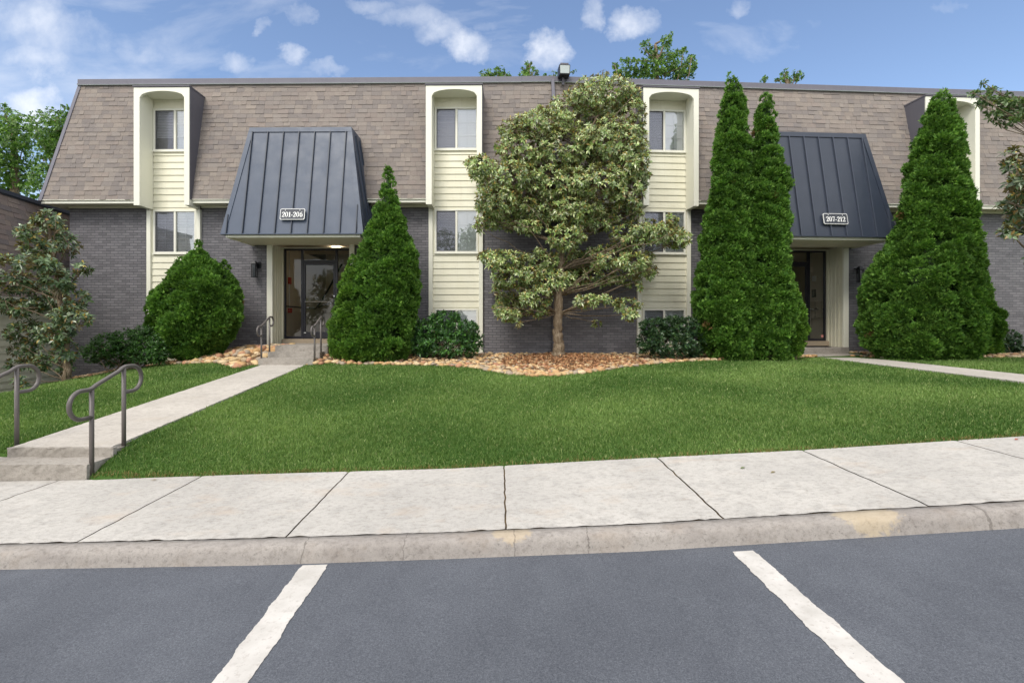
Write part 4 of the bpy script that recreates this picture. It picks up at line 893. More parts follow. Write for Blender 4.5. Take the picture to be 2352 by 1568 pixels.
# ---- magnolias
MAG = [(.16,.235,.075),(.22,.30,.10),(.30,.38,.13),(.12,.17,.065),(.48,.50,.23),(.60,.62,.36),(.46,.32,.14)]  # leaf greens and tans; the palest tones put glossy highlights into the colour
MW = [4,6,6,2.5,4,3,1.2]
NEW = [(.52,.50,.12),(.60,.46,.12),(.44,.50,.14),(.60,.38,.12)]
def magf(L, Wd, nl=9, pal=MAG, wts=MW, new=NEW, newp=.55, upb=.45):
    def f(P, D):
        A = nrm(D*.75+np.array([[0,-.35,upb]])+rng.normal(0,.3,P.shape))
        tint = rng.uniform(.6,1.35,(len(P),1))*np.array([[.96,1.03,.95]]); V, Q, C = rosettes(P, A, nl, L, Wd, pal, wts, new=new, newp=newp, tint=tint, tilt=(45,100)); return V, Q, C, M['magnolia']
    return f
mblobs = [(1385,222,88,42),(1325,262,82,48),(1440,265,42,58),(1250,285,70,33),(1185,300,45,28),(1400,330,82,52),(1300,345,88,46),(1205,345,70,42),(1458,365,34,48),(1105,385,36,30),(1165,410,76,42),(1280,425,80,42),(1375,420,72,42),(1440,435,42,48),
 (1140,462,50,40),(1225,480,70,36),(1325,485,66,32),(1425,490,44,28),(1140,508,36,20),(1210,520,40,16),(1300,545,46,30),(1365,510,55,22),(1450,540,50,30),(1505,535,45,26),(1555,548,28,24),(1540,510,16,20),
 (1122,588,24,14),(1160,598,48,24),(1235,600,60,27),(1320,600,60,30),(1395,590,55,26),(1450,600,42,20),(1185,635,58,28),(1268,648,60,28),(1350,635,58,24),(1430,640,42,18),(1478,612,18,16),
 (1175,688,36,22),(1235,680,34,22),(1170,722,28,16),(1238,712,22,16),(1345,690,26,15),(1385,688,18,12),(1440,700,34,16),(1452,724,20,12),(1188,742,9,6),(1370,742,10,7),(1150,655,20,16)]
mx_ = random.Random(12); mextra = [(b[0]+mx_.choice((-1,1))*b[2]*mx_.uniform(.6,1.05), b[1]+b[3]*mx_.uniform(-1.0,1.1), mx_.uniform(9,17)) for b in mblobs[:40] for _ in range(2)]
tree('magnolia_tree', 'large pale-leaved magnolia with bare lower trunk in the central mulch bed', 'tree', 12.3, (1283,818),
     [(1283,812,31),(1282,790,24),(1280,760,22),(1281,720,21),(1283,680,19),(1287,620,16),(1290,560,14),(1298,500,12),(1312,430,10),(1335,350,7),(1370,270,4)], mblobs+[(random.Random(9).gauss(0,0)+x, y, r, r*.8) for x, y, r in mextra], .088, magf(.115,.040, newp=.75, upb=.5), dj=.5, lr=(.015,.006))
lblobs = [(109,505,30,20),(62,536,26,16),(125,536,26,24),(94,568,48,18),(158,562,20,26),(78,604,54,18),(28,645,42,28),(131,640,36,28),(186,617,20,12),(94,668,52,18),(52,706,44,20),(125,695,28,20),(172,700,20,14),(156,731,38,26),(195,728,12,16),(60,760,42,26),(125,768,38,26),(62,800,36,18),(152,804,26,26),(47,835,32,15),(100,832,32,16),(42,876,18,10),(150,845,14,16),(190,680,14,12),(12,690,14,18),(20,600,18,14)]
MAG2 = [(.085,.135,.064),(.12,.18,.08),(.16,.22,.11),(.055,.095,.048),(.34,.38,.25),(.36,.22,.09),(.56,.42,.13)]
tree('magnolia_tree', 'slender dark magnolia at the brick corner, left of the building', 'tree', 11.0, (151.5,876),
     [(152,874,17),(153,850,15),(150,800,13),(142,740,12),(138,690,10),(128,620,8),(118,560,6),(109,505,4)], lblobs, .058, magf(.13,.044, pal=MAG2, wts=[5,6,5,4,2,1.2,.4], newp=.25), dj=.3, lr=(.014,.006), seed=4)
rblobs = [(2338,365,26,36),(2345,420,22,30),(2330,470,24,26),(2348,505,30,26),(2322,535,22,13),(2365,450,40,60),(2420,400,70,70),(2450,520,70,60),(2480,300,60,60),(2420,600,50,35),(2530,450,60,90)]
tree('magnolia_tree', 'magnolia reaching in from the right edge with yellow-tipped leaves', 'tree', 9.6, (2500,880), [(2500,878,34),(2495,800,30),(2488,700,26),(2480,560,22),(2470,440,16),(2470,330,10)], rblobs, .030, magf(.145,.048, pal=MAG2, wts=[4,6,5,3,3,1.5,.6], newp=.4), dj=.25, seed=6, basez=-.80)
# ---- deciduous
DEC = [(.090,.185,.026),(.12,.23,.034),(.065,.145,.020),(.17,.29,.052),(.05,.11,.018)]
def decf(L, Wd, nl=6, pal=DEC, wts=(4,4,4,2,2), tilt=(35,110)):
    def f(P, D):
        A = nrm(D+np.array([[0,-.2,.4]])+rng.normal(0,.5,P.shape)); V, Q, C = rosettes(P, A, nl, L, Wd, pal, wts, tint=rng.uniform(.75,1.3,(len(P),1)), tilt=tilt); return V, Q, C, M['leaf']
    return f
def bgtree(Y, foot, blobs, label, dens=.05, L=.17, seed=1, tw=26, **k):
    bx = foot; cz = min(b[1] for b in blobs); zz_ = HY+1.5/Y*F
    return tree('leafy_tree', label, 'tree', Y, (bx, zz_), [(bx, zz_-5, tw),(bx, 560, tw*.8),(bx+4, 400, tw*.6),(bx+2, cz+60, tw*.4),(bx, cz+20, tw*.2)], blobs+[(bx, 300, 50, 50)]+([(bx-18, 222, 26, 18), (bx+20, 226, 26, 18), (bx, 250, 40, 22)] if foot > 300 else []), dens*1.9, decf(L, L*.6), dj=.6, seed=seed, lr=(.06,.015), group='trees rising behind the buildings', basez=-2.5, **k)
bgtree(30, 30, [(15,280,26,30),(35,300,36,22),(22,350,40,50),(45,400,40,34),(20,425,46,30),(-30,380,60,70),(52,330,18,16),(5,250,14,14)], 'bushy green tree filling the far left edge behind the low building', .06, .17, 21)
bgtree(27, 128, [(148,255,9,14),(140,285,18,22),(118,300,26,22),(128,340,28,32),(100,365,22,30),(110,410,40,34),(82,300,8,8),(92,440,40,24),(150,330,30,40),(98,325,12,14)], 'leafy green tree just behind the left hip of the mansard roof', .07, .15, 22)
bgtree(26, 1140, [(1112,170,12,8),(1130,168,14,9),(1150,162,12,10),(1162,172,14,7),(1140,178,40,8)], 'low leafy tree top peeking over the roof left of the other roofline trees', .10, .12, 23)
bgtree(26, 1215, [(1213,158,15,14),(1222,168,20,9),(1204,172,14,7),(1216,148,8,6)], 'rounded leafy tree top over the roof, left of the floodlight', .12, .12, 24)
bgtree(28, 1262, [(1254,175,8,6),(1272,172,9,7),(1300,170,8,7),(1318,164,7,4),(1285,180,30,5)], 'sparse twiggy tree top around the roof floodlight', .10, .11, 25)
bgtree(25, 1505, [(1530,96,14,14),(1540,82,6,6),(1520,120,18,16),(1494,122,12,16),(1478,112,8,14),(1552,130,18,16),(1582,150,20,18),(1560,165,34,14),(1500,155,30,20),(1462,150,24,16),(1440,168,24,12),(1420,160,14,10),(1412,150,8,6),(1570,118,8,8),(1588,132,10,8),(1530,150,30,22),(1440,138,16,6),(1510,175,90,10),(1490,98,5,8)], 'tall bright green tree standing behind the middle of the roof', .10, .125, 26)
bgtree(26, 1808, [(1800,172,9,8),(1806,164,6,6),(1830,168,9,9),(1836,176,8,10),(1815,182,22,7),(1790,184,12,5)], 'two-tufted green tree top over the right part of the roof', .13, .11, 27)
bgtree(26, 1757, [(1755,183,8,6),(1757,179,5,4)], 'tiny green tree tip over the roof beside the two-tufted one', .16, .10, 28)
BR = [(.16,.19,.15),(.11,.15,.12),(.075,.11,.06),(.22,.25,.2)]
def wiltf(P, D): 
    A = nrm(D+np.array([[0,-.2,.2]])+rng.normal(0,.5,P.shape)); V, Q, C = rosettes(P, A, 3, .09, .05, BR, [1]*4, tilt=(35,110)); return V, Q, C, M['leaf']
tree('leafy_tree', 'thin grey-blue twiggy tree tip over the roof behind the central magnolia', 'tree', 24, (1385,830), [(1385,825,14),(1384,500,10),(1383,260,6),(1384,168,3)], [(1372,180,10,8),(1390,172,12,8),(1400,180,12,6),(1384,163,5,4)], .13, wiltf, dj=.4, seed=31, group='trees rising behind the buildings', lr=(.02,.008), basez=-2.5)
# trees across the lot behind the camera: they are what the glass doors reflect
for i, (tx, ty, th_) in enumerate([(-14,-17,9.5),(-6,-20,11),(1.5,-18,8.5),(9,-21,11.5),(17,-18,10)]):   # lot_trees
    e = empty('leafy_tree', (tx, ty, -1.7), ['wide','tall','low','tallest','round'][i]+' leafy tree across the parking lot, seen only reflected in the glass', 'tree', 'trees across the parking lot')
    mb = MB(); trunkmesh(mb, [(tx,ty,-1.8,.3),(tx,ty,2,.22),(tx+.3,ty,th_*.6,.1)]); rd = random.Random(i); P, D = [], []; rg_ = np.random.default_rng(i+60)
    for _ in range(26):
        c = np.array([tx+rd.gauss(0,1.9), ty+rd.gauss(0,1.2), rd.uniform(.6, th_-2.2)]); d = nrm(rg_.normal(0,1,(170,3))); P.append(c+d*rg_.uniform(.6,1.25,(170,1))); D.append(d)
    for c in P[::3]: limb(mb, (tx,ty,1.0), tuple(c.mean(0)), .06, .02, rnd=rd)
    mb.build('trunk', M['bark'], e, smooth=True); V, Q, C, m = decf(.22, .13, nl=4)(np.concatenate(P), np.concatenate(D)); npmesh('crown', V, Q, C, m, e)
ROL = [(.085,.145,.05),(.12,.19,.075),(.06,.11,.035),(.17,.24,.11),(.22,.27,.06)]
tree('leafy_tree', 'pale green leafy branch sweeping in at the upper right corner', 'tree', 8.5, (2600,900), [(2600,880,40),(2590,600,34),(2575,400,26),(2540,300,18)],
     [(2262,192,7,7),(2272,203,9,7),(2284,211,10,7),(2298,219,11,8),(2312,226,14,9),(2330,232,18,9),(2235,213,10,4),(2250,217,12,5),(2262,224,14,6),(2280,232,17,8),(2302,240,22,10),(2330,246,26,12),(2348,240,18,16),(2243,240,8,4),(2256,242,9,4),(2290,256,22,9),(2318,262,26,9),(2344,262,20,14),(2278,272,9,5),(2300,278,10,6),(2312,287,7,4),(2326,276,12,6),(2390,250,40,30),(2440,260,50,60),(2520,260,70,80),(2600,200,80,90),(2640,320,70,70)], .085, decf(.085,.042, pal=ROL, wts=(4,4,3,3,.7), nl=5), dj=.12, seed=33, lr=(.012,.005), basez=-.8)
# ---- arborvitae
ARB = [(.070,.158,.022),(.092,.195,.028),(.048,.118,.020),(.124,.24,.036),(.17,.30,.052)]
def arbor(name, label, Y, prof, dens=3600, seed=1, clump=.17, tone=(1,1,1), depth=.85, rough=1.0, group='clipped arborvitae evergreens along the wall', rx_extra=()):
    """prof: list of (y px, xl px, xr px) top to bottom"""
    rg = np.random.default_rng(seed); ys = np.array([p[0] for p in prof], float); cx = np.array([(p[1]+p[2])/2 for p in prof]); rx = np.array([(p[2]-p[1])/2 for p in prof])
    zs = (HY-ys)/F*Y; X = (cx-HX)/F*Y; Rr = np.maximum(rx/F*Y-.045*np.clip(rx/40,0,1), .01); zt, zb_ = zs[0], zs[-1]; bx = float(X[-1]); bz = hz(bx, Y)
    e = empty(name, (bx, Y, bz), label, 'evergreen', group)
    f = lambda z: (np.interp(-z, -zs, X), np.interp(-z, -zs, Rr))
    # clump centres over the surface
    area_cdf = np.cumsum(np.interp(np.linspace(zt, zb_, 400)*-1, -zs, Rr)+.03); area_cdf /= area_cdf[-1]; zz_ = np.linspace(zt, zb_, 400)
    surf = float(np.sum(2*math.pi*(np.interp(-zz_, -zs, Rr)+.03))*(zt-zb_)/400)
    nc = int(surf/(clump*clump)*1.5); cz = np.interp(rg.random(nc), area_cdf, zz_); th = rg.uniform(0, 2*math.pi, nc); c0, r0 = f(cz)
    big = .5+.25*np.sin(th*3.1+cz*2.3+seed)+.25*np.sin(th*5.3-cz*4.1+seed*2.2)
    cr = clump*rg.uniform(.40,1.15,nc)*np.clip(r0/.45, .32, 1); rr_ = np.maximum(r0-cr*.62-(.16*rough*(1-big)+rg.uniform(-.05,.09,nc))*np.clip(r0/.5,0,1), r0*.2)
    Cc = np.stack([c0+np.cos(th)*rr_, Y+np.sin(th)*rr_*depth, cz], 1)
    n = int(surf*dens); w_ = (cr+.02)**2; w_ /= w_.sum(); ci = rg.choice(nc, n, p=w_)
    out = np.stack([np.cos(th), np.sin(th), np.full(nc, .35)], 1)[ci]; d = nrm(nrm(rg.normal(0,1,(n,3)))+nrm(out)*.75)
    P = Cc[ci]+d*cr[ci][:, None]*rg.uniform(.70,1.06,(n,1))*np.array([[1,1,.85]]); P[:, 2] = np.maximum(P[:, 2], hgt(P[:,0], P[:,1])+.03)
    A = nrm(d+np.array([[0,0,.55]])+rg.normal(0,.30,(n,3)))
    ct = (rg.uniform(.72,1.28,nc)[ci])[:, None]*np.array(tone)[None]
    brown = rg.random(nc)[ci] < .004
    parts = []; e1, e2 = basis(A); ph = rg.uniform(0, 2*math.pi, n)[:, None]; S = e1*np.cos(ph)+e2*np.sin(ph); Nn = np.cross(A, S)
    col = np.array(ARB)[rg.choice(5, n, p=[.28,.3,.2,.14,.08])]*rg.uniform(.85,1.15,(n,1))*ct; col[brown] = np.array([.16,.11,.04])
    for k, a in enumerate((-.75, 0, .75)):
        D = nrm(A+S*a+Nn*rg.normal(0,.2,(n,1))); l = rg.uniform(.045,.095,n)*(1 if k == 1 else .8); w2 = .026
        m_ = D*l[:, None]*.6; s_ = nrm(np.cross(D, Nn))*w2*.5
        V = np.stack([P, P+m_+s_, P+D*l[:, None], P+m_-s_], 1).reshape(-1,3); Q = np.arange(n*4).reshape(-1,4); parts.append((V, Q, np.repeat(col*(1.0 if k != 1 else 1.12), 4, 0)))
    # solid dark core, inner shade put into its colour, so nothing shows through
    V, Q, C = join(parts); npmesh('foliage', V, Q, C, M['arbor'], e)
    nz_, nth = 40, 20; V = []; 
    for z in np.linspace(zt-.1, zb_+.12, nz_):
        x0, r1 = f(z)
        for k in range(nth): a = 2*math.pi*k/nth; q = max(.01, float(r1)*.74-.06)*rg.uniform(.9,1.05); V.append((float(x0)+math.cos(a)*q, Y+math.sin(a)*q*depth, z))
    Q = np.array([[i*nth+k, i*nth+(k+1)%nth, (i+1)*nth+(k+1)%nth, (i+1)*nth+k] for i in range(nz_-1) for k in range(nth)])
    npmesh('shade_core', np.array(V), Q, np.tile(np.array([[.022,.055,.010]])*np.array(tone), (len(V),1)), M['arbor'], e)
    mb = MB(); mb.tube([(bx, Y, bz-.1), (bx, Y, bz+.5), (float(X[0]), Y, zt-.4)], [.07,.06,.02], 8); mb.build('trunk', M['bark'], e, smooth=True)
    return e
arbor('arborvitae', 'broad rounded arborvitae with a pointed tip, left of the 201-206 entrance', 12.25, [(549,455,458),(560,449,463),(572,443,468),(590,430,482),(603,414,497),(618,398,516),(650,376,542),(681,362,548),(712,358,548),(743,360,544),(775,366,536),(806,385,505),(824,395,490)], seed=1, clump=.2, rough=1.9)
arbor('arborvitae', 'slim low arborvitae between the first cream bay and the broad rounded arborvitae', 12.75, [(668,350,356),(680,342,366),(700,337,374),(740,336,380),(780,337,384),(830,345,380)], seed=2, clump=.14)
arbor('arborvitae', 'small upright arborvitae tuft at the right shoulder of the broad rounded one', 12.4, [(601,513,518),(615,505,527),(640,498,540),(670,490,553),(710,492,556),(740,497,556),(790,480,528),(818,480,505)], seed=3, clump=.13)
arbor('arborvitae', 'pointed cone arborvitae between the 201-206 entrance and the second window bay', 12.0, [(380,888,892),(392,882,899),(420,876,908),(450,868,917),(480,860,925),(500,852,934),(550,836,948),(600,818,962),(650,800,966),(700,790,965),(750,784,958),(790,780,952),(828,800,935)], seed=4)
arbor('arborvitae', 'dumpy yellow-green arborvitae by the entrance steps, left foot of the pointed cone one', 11.75, [(590,808,813),(610,795,835),(650,778,850),(700,766,850),(740,758,850),(780,752,850),(815,762,846),(826,775,840)], seed=5, tone=(1.15,1.08,1.0), clump=.15)
arbor('arborvitae', 'small round arborvitae ball in front of the pointed cone one', 11.6, [(742,828,868),(752,812,880),(775,800,888),(800,802,888),(822,815,880),(832,830,870)], seed=6, tone=(1.1,1.05,1.0), clump=.14)
arbor('arborvitae', 'tallest columnar arborvitae, left of the twin pair at the navy awning', 12.05, [(170,1676,1680),(180,1670,1687),(197,1665,1697),(230,1657,1712),(280,1651,1719),(330,1641,1722),(380,1633,1723),(430,1628,1725),(480,1619,1728),(547,1611,1732),(607,1609,1735),(640,1596,1735),(690,1588,1735),(740,1597,1735),(790,1609,1735),(824,1625,1730)], seed=7)
arbor('arborvitae', 'shorter columnar arborvitae, right of the twin pair, overlapping the navy awning', 11.95, [(213,1756,1760),(222,1748,1768),(247,1738,1779),(280,1732,1785),(330,1727,1790),(380,1722,1804),(437,1712,1811),(513,1700,1814),(607,1695,1815),(640,1695,1820),(690,1698,1828),(740,1700,1832),(790,1705,1832),(822,1715,1820)], seed=8)
arbor('arborvitae', 'low bright arborvitae bush between the twin pair and the 207-212 door', 11.8, [(638,1810,1815),(660,1802,1826),(690,1795,1840),(720,1795,1851),(760,1795,1855),(790,1798,1847),(815,1805,1842)], seed=9, tone=(1.2,1.12,1.0), clump=.14)
arbor('arborvitae', 'biggest broad conical arborvitae, right of the 207-212 entrance', 11.9, [(209,2162,2168),(218,2152,2178),(230,2142,2182),(264,2124,2194),(314,2111,2207),(380,2096,2215),(430,2084,2219),(480,2072,2222),(530,2062,2226),(580,2038,2230),(640,1998,2230),(690,1998,2232),(740,1990,2234),(790,1998,2234),(818,2020,2225)], seed=10, clump=.2)
arbor('arborvitae', 'arborvitae tucked behind the right side of the biggest conical one', 12.5, [(420,2216,2222),(450,2205,2230),(530,2190,2240),(580,2185,2252),(640,2180,2264),(707,2175,2282),(740,2170,2296),(773,2170,2292),(800,2175,2286),(822,2190,2270)], seed=11)
arbor('arborvitae', 'low spreading arborvitae skirt at the left foot of the biggest conical one', 12.1, [(640,1990,2004),(660,1978,2030),(690,1980,2050),(720,1985,2060),(750,1968,2070),(775,1980,2070),(800,1996,2060),(814,2010,2050)], seed=12, clump=.14)
# ---- shrubs
SHB = [(.038,.105,.026),(.052,.14,.032),(.028,.07,.026),(.085,.21,.042),(.12,.28,.05)]
def shrub(label, Y, blobs, pal=SHB, wts=(4,4,3,3,1.5), L=.10, Wd=.032, dens=.19, seed=1, group='leafy shrubs in the stone bed', depth=.9):
    rg = np.random.default_rng(seed); b0 = max(blobs, key=lambda b: b[2]*b[3]); bx = (b0[0]-HX)/F*Y; bz = hz(bx, Y)
    e = empty('leafy_shrub', (bx, Y, bz), label, 'shrub', group); P, D = blob_pts(blobs, Y, dens, depth, seed=seed, shell=.5, dj=.15)
    P[:, 2] = np.maximum(P[:, 2], hgt(P[:,0], P[:,1])+.05); A = nrm(D*.7+np.array([[0,-.1,.7]])+rg.normal(0,.25,P.shape))
    top = (D[:, 2:3] > .2); V, Q, C = rosettes(P, A, 8, L, Wd, pal, wts, tilt=(15,80), tint=rg.uniform(.75,1.25,(len(P),1))); npmesh('foliage', V, Q, C, M['shrubleaf'], e)
    mb = MB(); rd = random.Random(seed)
    for b in blobs:
        for _ in range(3): limb(mb, (bx+rd.gauss(0,.15), Y+rd.gauss(0,.1), bz-.05), at(b[0]+rd.uniform(-.5,.5)*b[2], b[1], Y+rd.gauss(0,.15)), .014, .005, rnd=rd, n=4, sag=-.1)
    mb.build('stems', M['bark'], e, smooth=True); return e
shrub('dense glossy shrub with bright shoots, under the second window bay right of the pointed arborvitae', 12.2, [(1020,735,32,20),(985,760,45,28),(1050,760,50,28),(1025,790,70,32),(965,790,30,28),(1085,785,25,30),(1000,735,14,12),(1045,728,10,10),(1085,752,14,12),(960,762,16,12)], seed=51)
shrub('darker shrub under the third window bay, left of the tall columnar arborvitae', 12.2, [(1500,750,30,20),(1545,745,35,20),(1590,750,30,22),(1490,785,26,32),(1540,790,55,32),(1595,785,30,38)], pal=[(.028,.068,.024),(.038,.088,.030),(.020,.05,.024),(.06,.12,.035),(.085,.13,.06)], seed=52)
shrub('low spreading shrub sloping down towards the dark magnolia', 12.0, [(215,808,26,26),(250,794,40,30),(290,786,38,32),(330,782,32,36),(270,822,55,20),(330,815,40,22),(318,768,20,14),(368,800,25,36),(388,800,16,22)], L=.075, Wd=.02, dens=.26, pal=[(.030,.09,.016),(.042,.12,.020),(.024,.07,.014),(.06,.155,.024),(.085,.19,.03)], seed=53)
shrub('small dark shrub at the far right beside the tucked-in arborvitae', 12.7, [(2290,785,26,26),(2318,782,24,26),(2300,800,36,16),(2332,795,14,18)], pal=[(.028,.068,.024),(.038,.088,.030),(.020,.05,.024),(.06,.12,.035)], wts=(4,4,3,2), seed=54, L=.09)
# ------------------------------------------------------------------ beds: gravel sheet, stones, mulch
def bed_poly(front_px, back):
    return [ghit(*p) for p in front_px]+back
fL = [(156,874),(204,866),(250,857),(312,845),(360,840),(406,837),(450,835),(500,834),(545,846)]
fM = [(700,838),(730,836),(760,836),(860,838),(960,839),(1040,842),(1080,845),(1115,851),(1150,857),(1190,863),(1230,866),(1270,865),(1300,862),(1350,857),(1400,850),(1440,844),(1480,839),(1560,832),(1700,826),(1800,822),(1878,820)]
fR = [(1985,820),(2040,824),(2100,824),(2200,822),(2300,822),(2400,824),(2600,826)]
beds = [bed_poly(fL, [(-5.62,11.35),(-5.62,13.36),(-11.9,13.48),(-11.9,12.9)]), bed_poly(fM, [(7.9,13.8),(1.5,13.4),(-4.05,13.36),(-4.25,12.5),(-4.32,11.4)]), bed_poly(fR, [(18,14.4),(9.85,13.9),(9.85,12.9)])]
def inside(poly, X, Y):
    r = np.zeros(len(X), bool); n = len(poly)
    for i in range(n):
        x1, y1 = poly[i]; x2, y2 = poly[(i+1)%n]
        if y1 == y2: continue
        c = ((y1 > Y) != (y2 > Y)) & (X < (x2-x1)*(Y-y1)/(y2-y1)+x1); r ^= c
    return r
bn = ['left of the 201-206 entrance steps', 'between the two entrances', 'right of the 207-212 entrance']
xs = np.arange(-12.2, 18, .1); ys_ = np.arange(9.2, 14.6, .1)
mb = MB()
XX, YY_ = np.meshgrid(xs+.05, ys_+.05); ins_ = np.zeros(XX.shape, bool)
for bp in beds: ins_ |= inside(bp, XX.ravel(), YY_.ravel()).reshape(XX.shape)
VV = []; QQ = []
for j, y in enumerate(ys_):
    for i, x in enumerate(xs):
        if ins_[j, i]:
            k = len(VV); VV += [(x,y),(x+.1,y),(x+.1,y+.1),(x,y+.1)]; QQ.append([k,k+1,k+2,k+3])
VV = np.array(VV); VV = np.concatenate([VV, (hgt(VV[:,0], VV[:,1])+.012)[:, None]], 1)
o = npmesh('planting_bed', VV, np.array(QQ), None, M['bedsoil']); tag(o, 'bare earth and fine gravel of the planting beds along the wall', 'ground', kind='structure')
import bmesh
def stone_mesh(seed, sub=2):
    bm = bmesh.new(); bmesh.ops.create_icosphere(bm, subdivisions=sub, radius=.5); r = random.Random(seed); sc = (1, r.uniform(.65,.95), r.uniform(.42,.65)); ph = [Vector((r.gauss(0,1),r.gauss(0,1),r.gauss(0,1))) for _ in range(5)]
    for v in bm.verts:
        d = v.co.normalized(); q = 1+sum(.075*math.sin(3.1*d.dot(p)+k*1.3) for k, p in enumerate(ph)); v.co = Vector((v.co.x*sc[0]*q, v.co.y*sc[1]*q, v.co.z*sc[2]*q))
    V = np.array([v.co[:] for v in bm.verts]); Fc = np.array([[v.index for v in f.verts] for f in bm.faces]); bm.free(); return V, Fc
PALS = [(.52,.40,.24),(.58,.47,.31),(.46,.32,.18),(.40,.34,.26),(.54,.37,.22),(.62,.54,.40),(.33,.30,.27),(.50,.41,.27),(.42,.25,.18)]
smesh = []
for i in range(18):
    V, Fc = stone_mesh(i); me = bpy.data.meshes.new('river_stone'); me.from_pydata(V.tolist(), [], Fc.tolist()); c = np.array(PALS[i % 9])*np.array([1.08,1.0,.86])*(1 if i < 9 else .88)
    ca = me.color_attributes.new('Col', 'FLOAT_COLOR', 'POINT'); ca.data.foreach_set('color', np.tile(np.append(c, 1), len(V)).astype(np.float32)); me.materials.append(M['stone']); me.polygons.foreach_set('use_smooth', [True]*len(me.polygons)); smesh.append(me)
spts = []
CN = ['tan','pale tan','brown','grey-brown','orange-tan','cream','grey','sandy','rust-red']
ZN = [(-9,'near the dark magnolia'),(-7.5,'below the broad rounded arborvitae'),(-5,'left of the 201-206 steps'),(-3,'below the pointed cone arborvitae'),(-.6,'by the shrub under the second bay'),(.8,'left of the central magnolia'),(2.3,'before the central magnolia trunk'),(3.6,'right of the central magnolia'),(5.2,'by the shrub under the third bay'),(8.5,'below the twin arborvitae pair'),(10.5,'right of the 207-212 entrance'),(99,'below the biggest conical arborvitae')]
rg = np.random.default_rng(77)
for bi, (fp, bp) in enumerate(zip((fL, fM, fR), beds)):
    fr = [ghit(*p) for p in fp]
    for (x0, y0), (x1, y1) in zip(fr[:-1], fr[1:]):
        L_ = math.hypot(x1-x0, y1-y0); k = max(1, int(L_/.12))
        for j in range(k):
            t = (j+rg.uniform(.2,.8))/k; x = x0+(x1-x0)*t; y = y0+(y1-y0)*t
            if x > 12.9: continue
            spts.append((x+rg.normal(0,.02), y+.03+rg.normal(0,.03), rg.uniform(.11,.19), bi, 0))
            for q in (1,2): spts.append((x+rg.normal(0,.05), y+.03+.12*q+rg.normal(0,.04), rg.uniform(.08,.17), bi, q))
    x0, x1 = min(p[0] for p in bp), max(p[0] for p in bp); nn2 = int((x1-x0)*5*26)
    X = rg.uniform(x0, x1, nn2*3); Y_ = rg.uniform(9.5, 14, nn2*3); m_ = inside(bp, X, Y_); X, Y_ = X[m_], Y_[m_]
    for x, y in zip(X, Y_):
        mul = math.hypot((x-1.45)/1.7, (y-11.9)/1.15)
        if bi == 1 and mul < .8 and rg.random() < .62: continue
        if x > 13: continue
        big = bi == 0 and x > -7.6
        spts.append((x, y, rg.uniform(.12,.26) if big else rg.uniform(.06,.16), bi, 5))
# rank by apparent size
def app(s): return s[2]/s[1]*(1.0 if s[4] < 5 else .8)
hid = [(-9.2,-7.0),( -3.2,-.5),(3.9,7.3),(8.9,12.9)]
def vis(s): return 1.0 if (s[4] == 0 or not any(a < s[0] < b for a, b in hid)) else .3
order = sorted(range(len(spts)), key=lambda i: -app(spts[i])*vis(spts[i])); top = set(order[:300]); rest = []
scols = ['rounded tan and brown stone edging the bed ', ]
for i, (x, y, s, bi, q) in enumerate(spts):
    z = hz(x, y)+s*.14; rz = rg.uniform(0, 6.28); tx, ty = rg.normal(0,.15,2)
    if i in top:
        o = bpy.data.objects.new('river_stone', smesh[rg.integers(18)]); COL.objects.link(o); o.location = (x, y, z); o.rotation_euler = (tx, ty, rz); o.scale = (s, s, s)
        ci_ = smesh.index(o.data) % 9; zone = [zn for zx, zn in ZN if x < zx][0]
        tag(o, ('big ' if s > .19 else 'small ' if s < .12 else 'mid-sized ')+CN[ci_]+' river stone '+('at the lawn edge ' if q == 0 else 'lying in the bed ')+zone, 'stone', 'river stones in the bed '+bn[bi])
    else: rest.append((x, y, z, s, rz, rg.integers(9)))
Vs, Fs, Cs, off = [], [], [], 0
sm1 = [stone_mesh(100+i, 1) for i in range(8)]
for x, y, z, s, rz, c in rest:
    V, Fc = sm1[rg.integers(8)]; ca, sa = math.cos(rz), math.sin(rz); W_ = V*s; W_ = np.stack([W_[:,0]*ca-W_[:,1]*sa+x, W_[:,0]*sa+W_[:,1]*ca+y, W_[:,2]+z], 1)
    Vs.append(W_); Fs.append(Fc+off); Cs.append(np.tile(np.array(PALS[c])*np.array([1.08,1.0,.86])*rg.uniform(.8,1.12), (len(V),1))); off += len(V)
o = npmesh('river_gravel', np.concatenate(Vs), np.concatenate(Fs), np.concatenate(Cs), M['stone'], smooth=True); tag(o, 'smaller tan river stones filling the beds between the larger ones', 'gravel', kind='stuff')
# mulch chips
n = 5200; th = rg.uniform(0, 2*math.pi, n); rr_ = np.sqrt(rg.random(n)); X = 1.7+np.cos(th)*rr_*1.75; Y_ = 11.7+np.sin(th)*rr_*1.35; m_ = inside(beds[1], X, Y_); X, Y_ = X[m_], Y_[m_]; n = len(X)
P = np.stack([X, Y_, hgt(X, Y_)+rg.uniform(.015,.05,n)+.05*np.exp(-((X-1.45)**2+(Y_-12.3)**2)/.5)], 1); D = nrm(np.concatenate([rg.normal(0,1,(n,2)), rg.normal(0,.25,(n,1))], 1)); V, Q, C = leaves(P, D, nrm(np.array([[0,0,1.]])+rg.normal(0,.4,(n,3))), rg.uniform(.05,.11,n), rg.uniform(.02,.04,n), pick(n, [(.40,.20,.095),(.32,.16,.08),(.50,.30,.16),(.24,.12,.06)], [3,3,3,1]))
o = npmesh('bark_mulch', V, Q, C, mat('mulch', rough=.9, spec=.15, build=lambda n, p: n.links.new(attr(n), p.inputs['Base Color']))); tag(o, 'red-brown bark mulch around the foot of the central magnolia', 'mulch', kind='stuff')
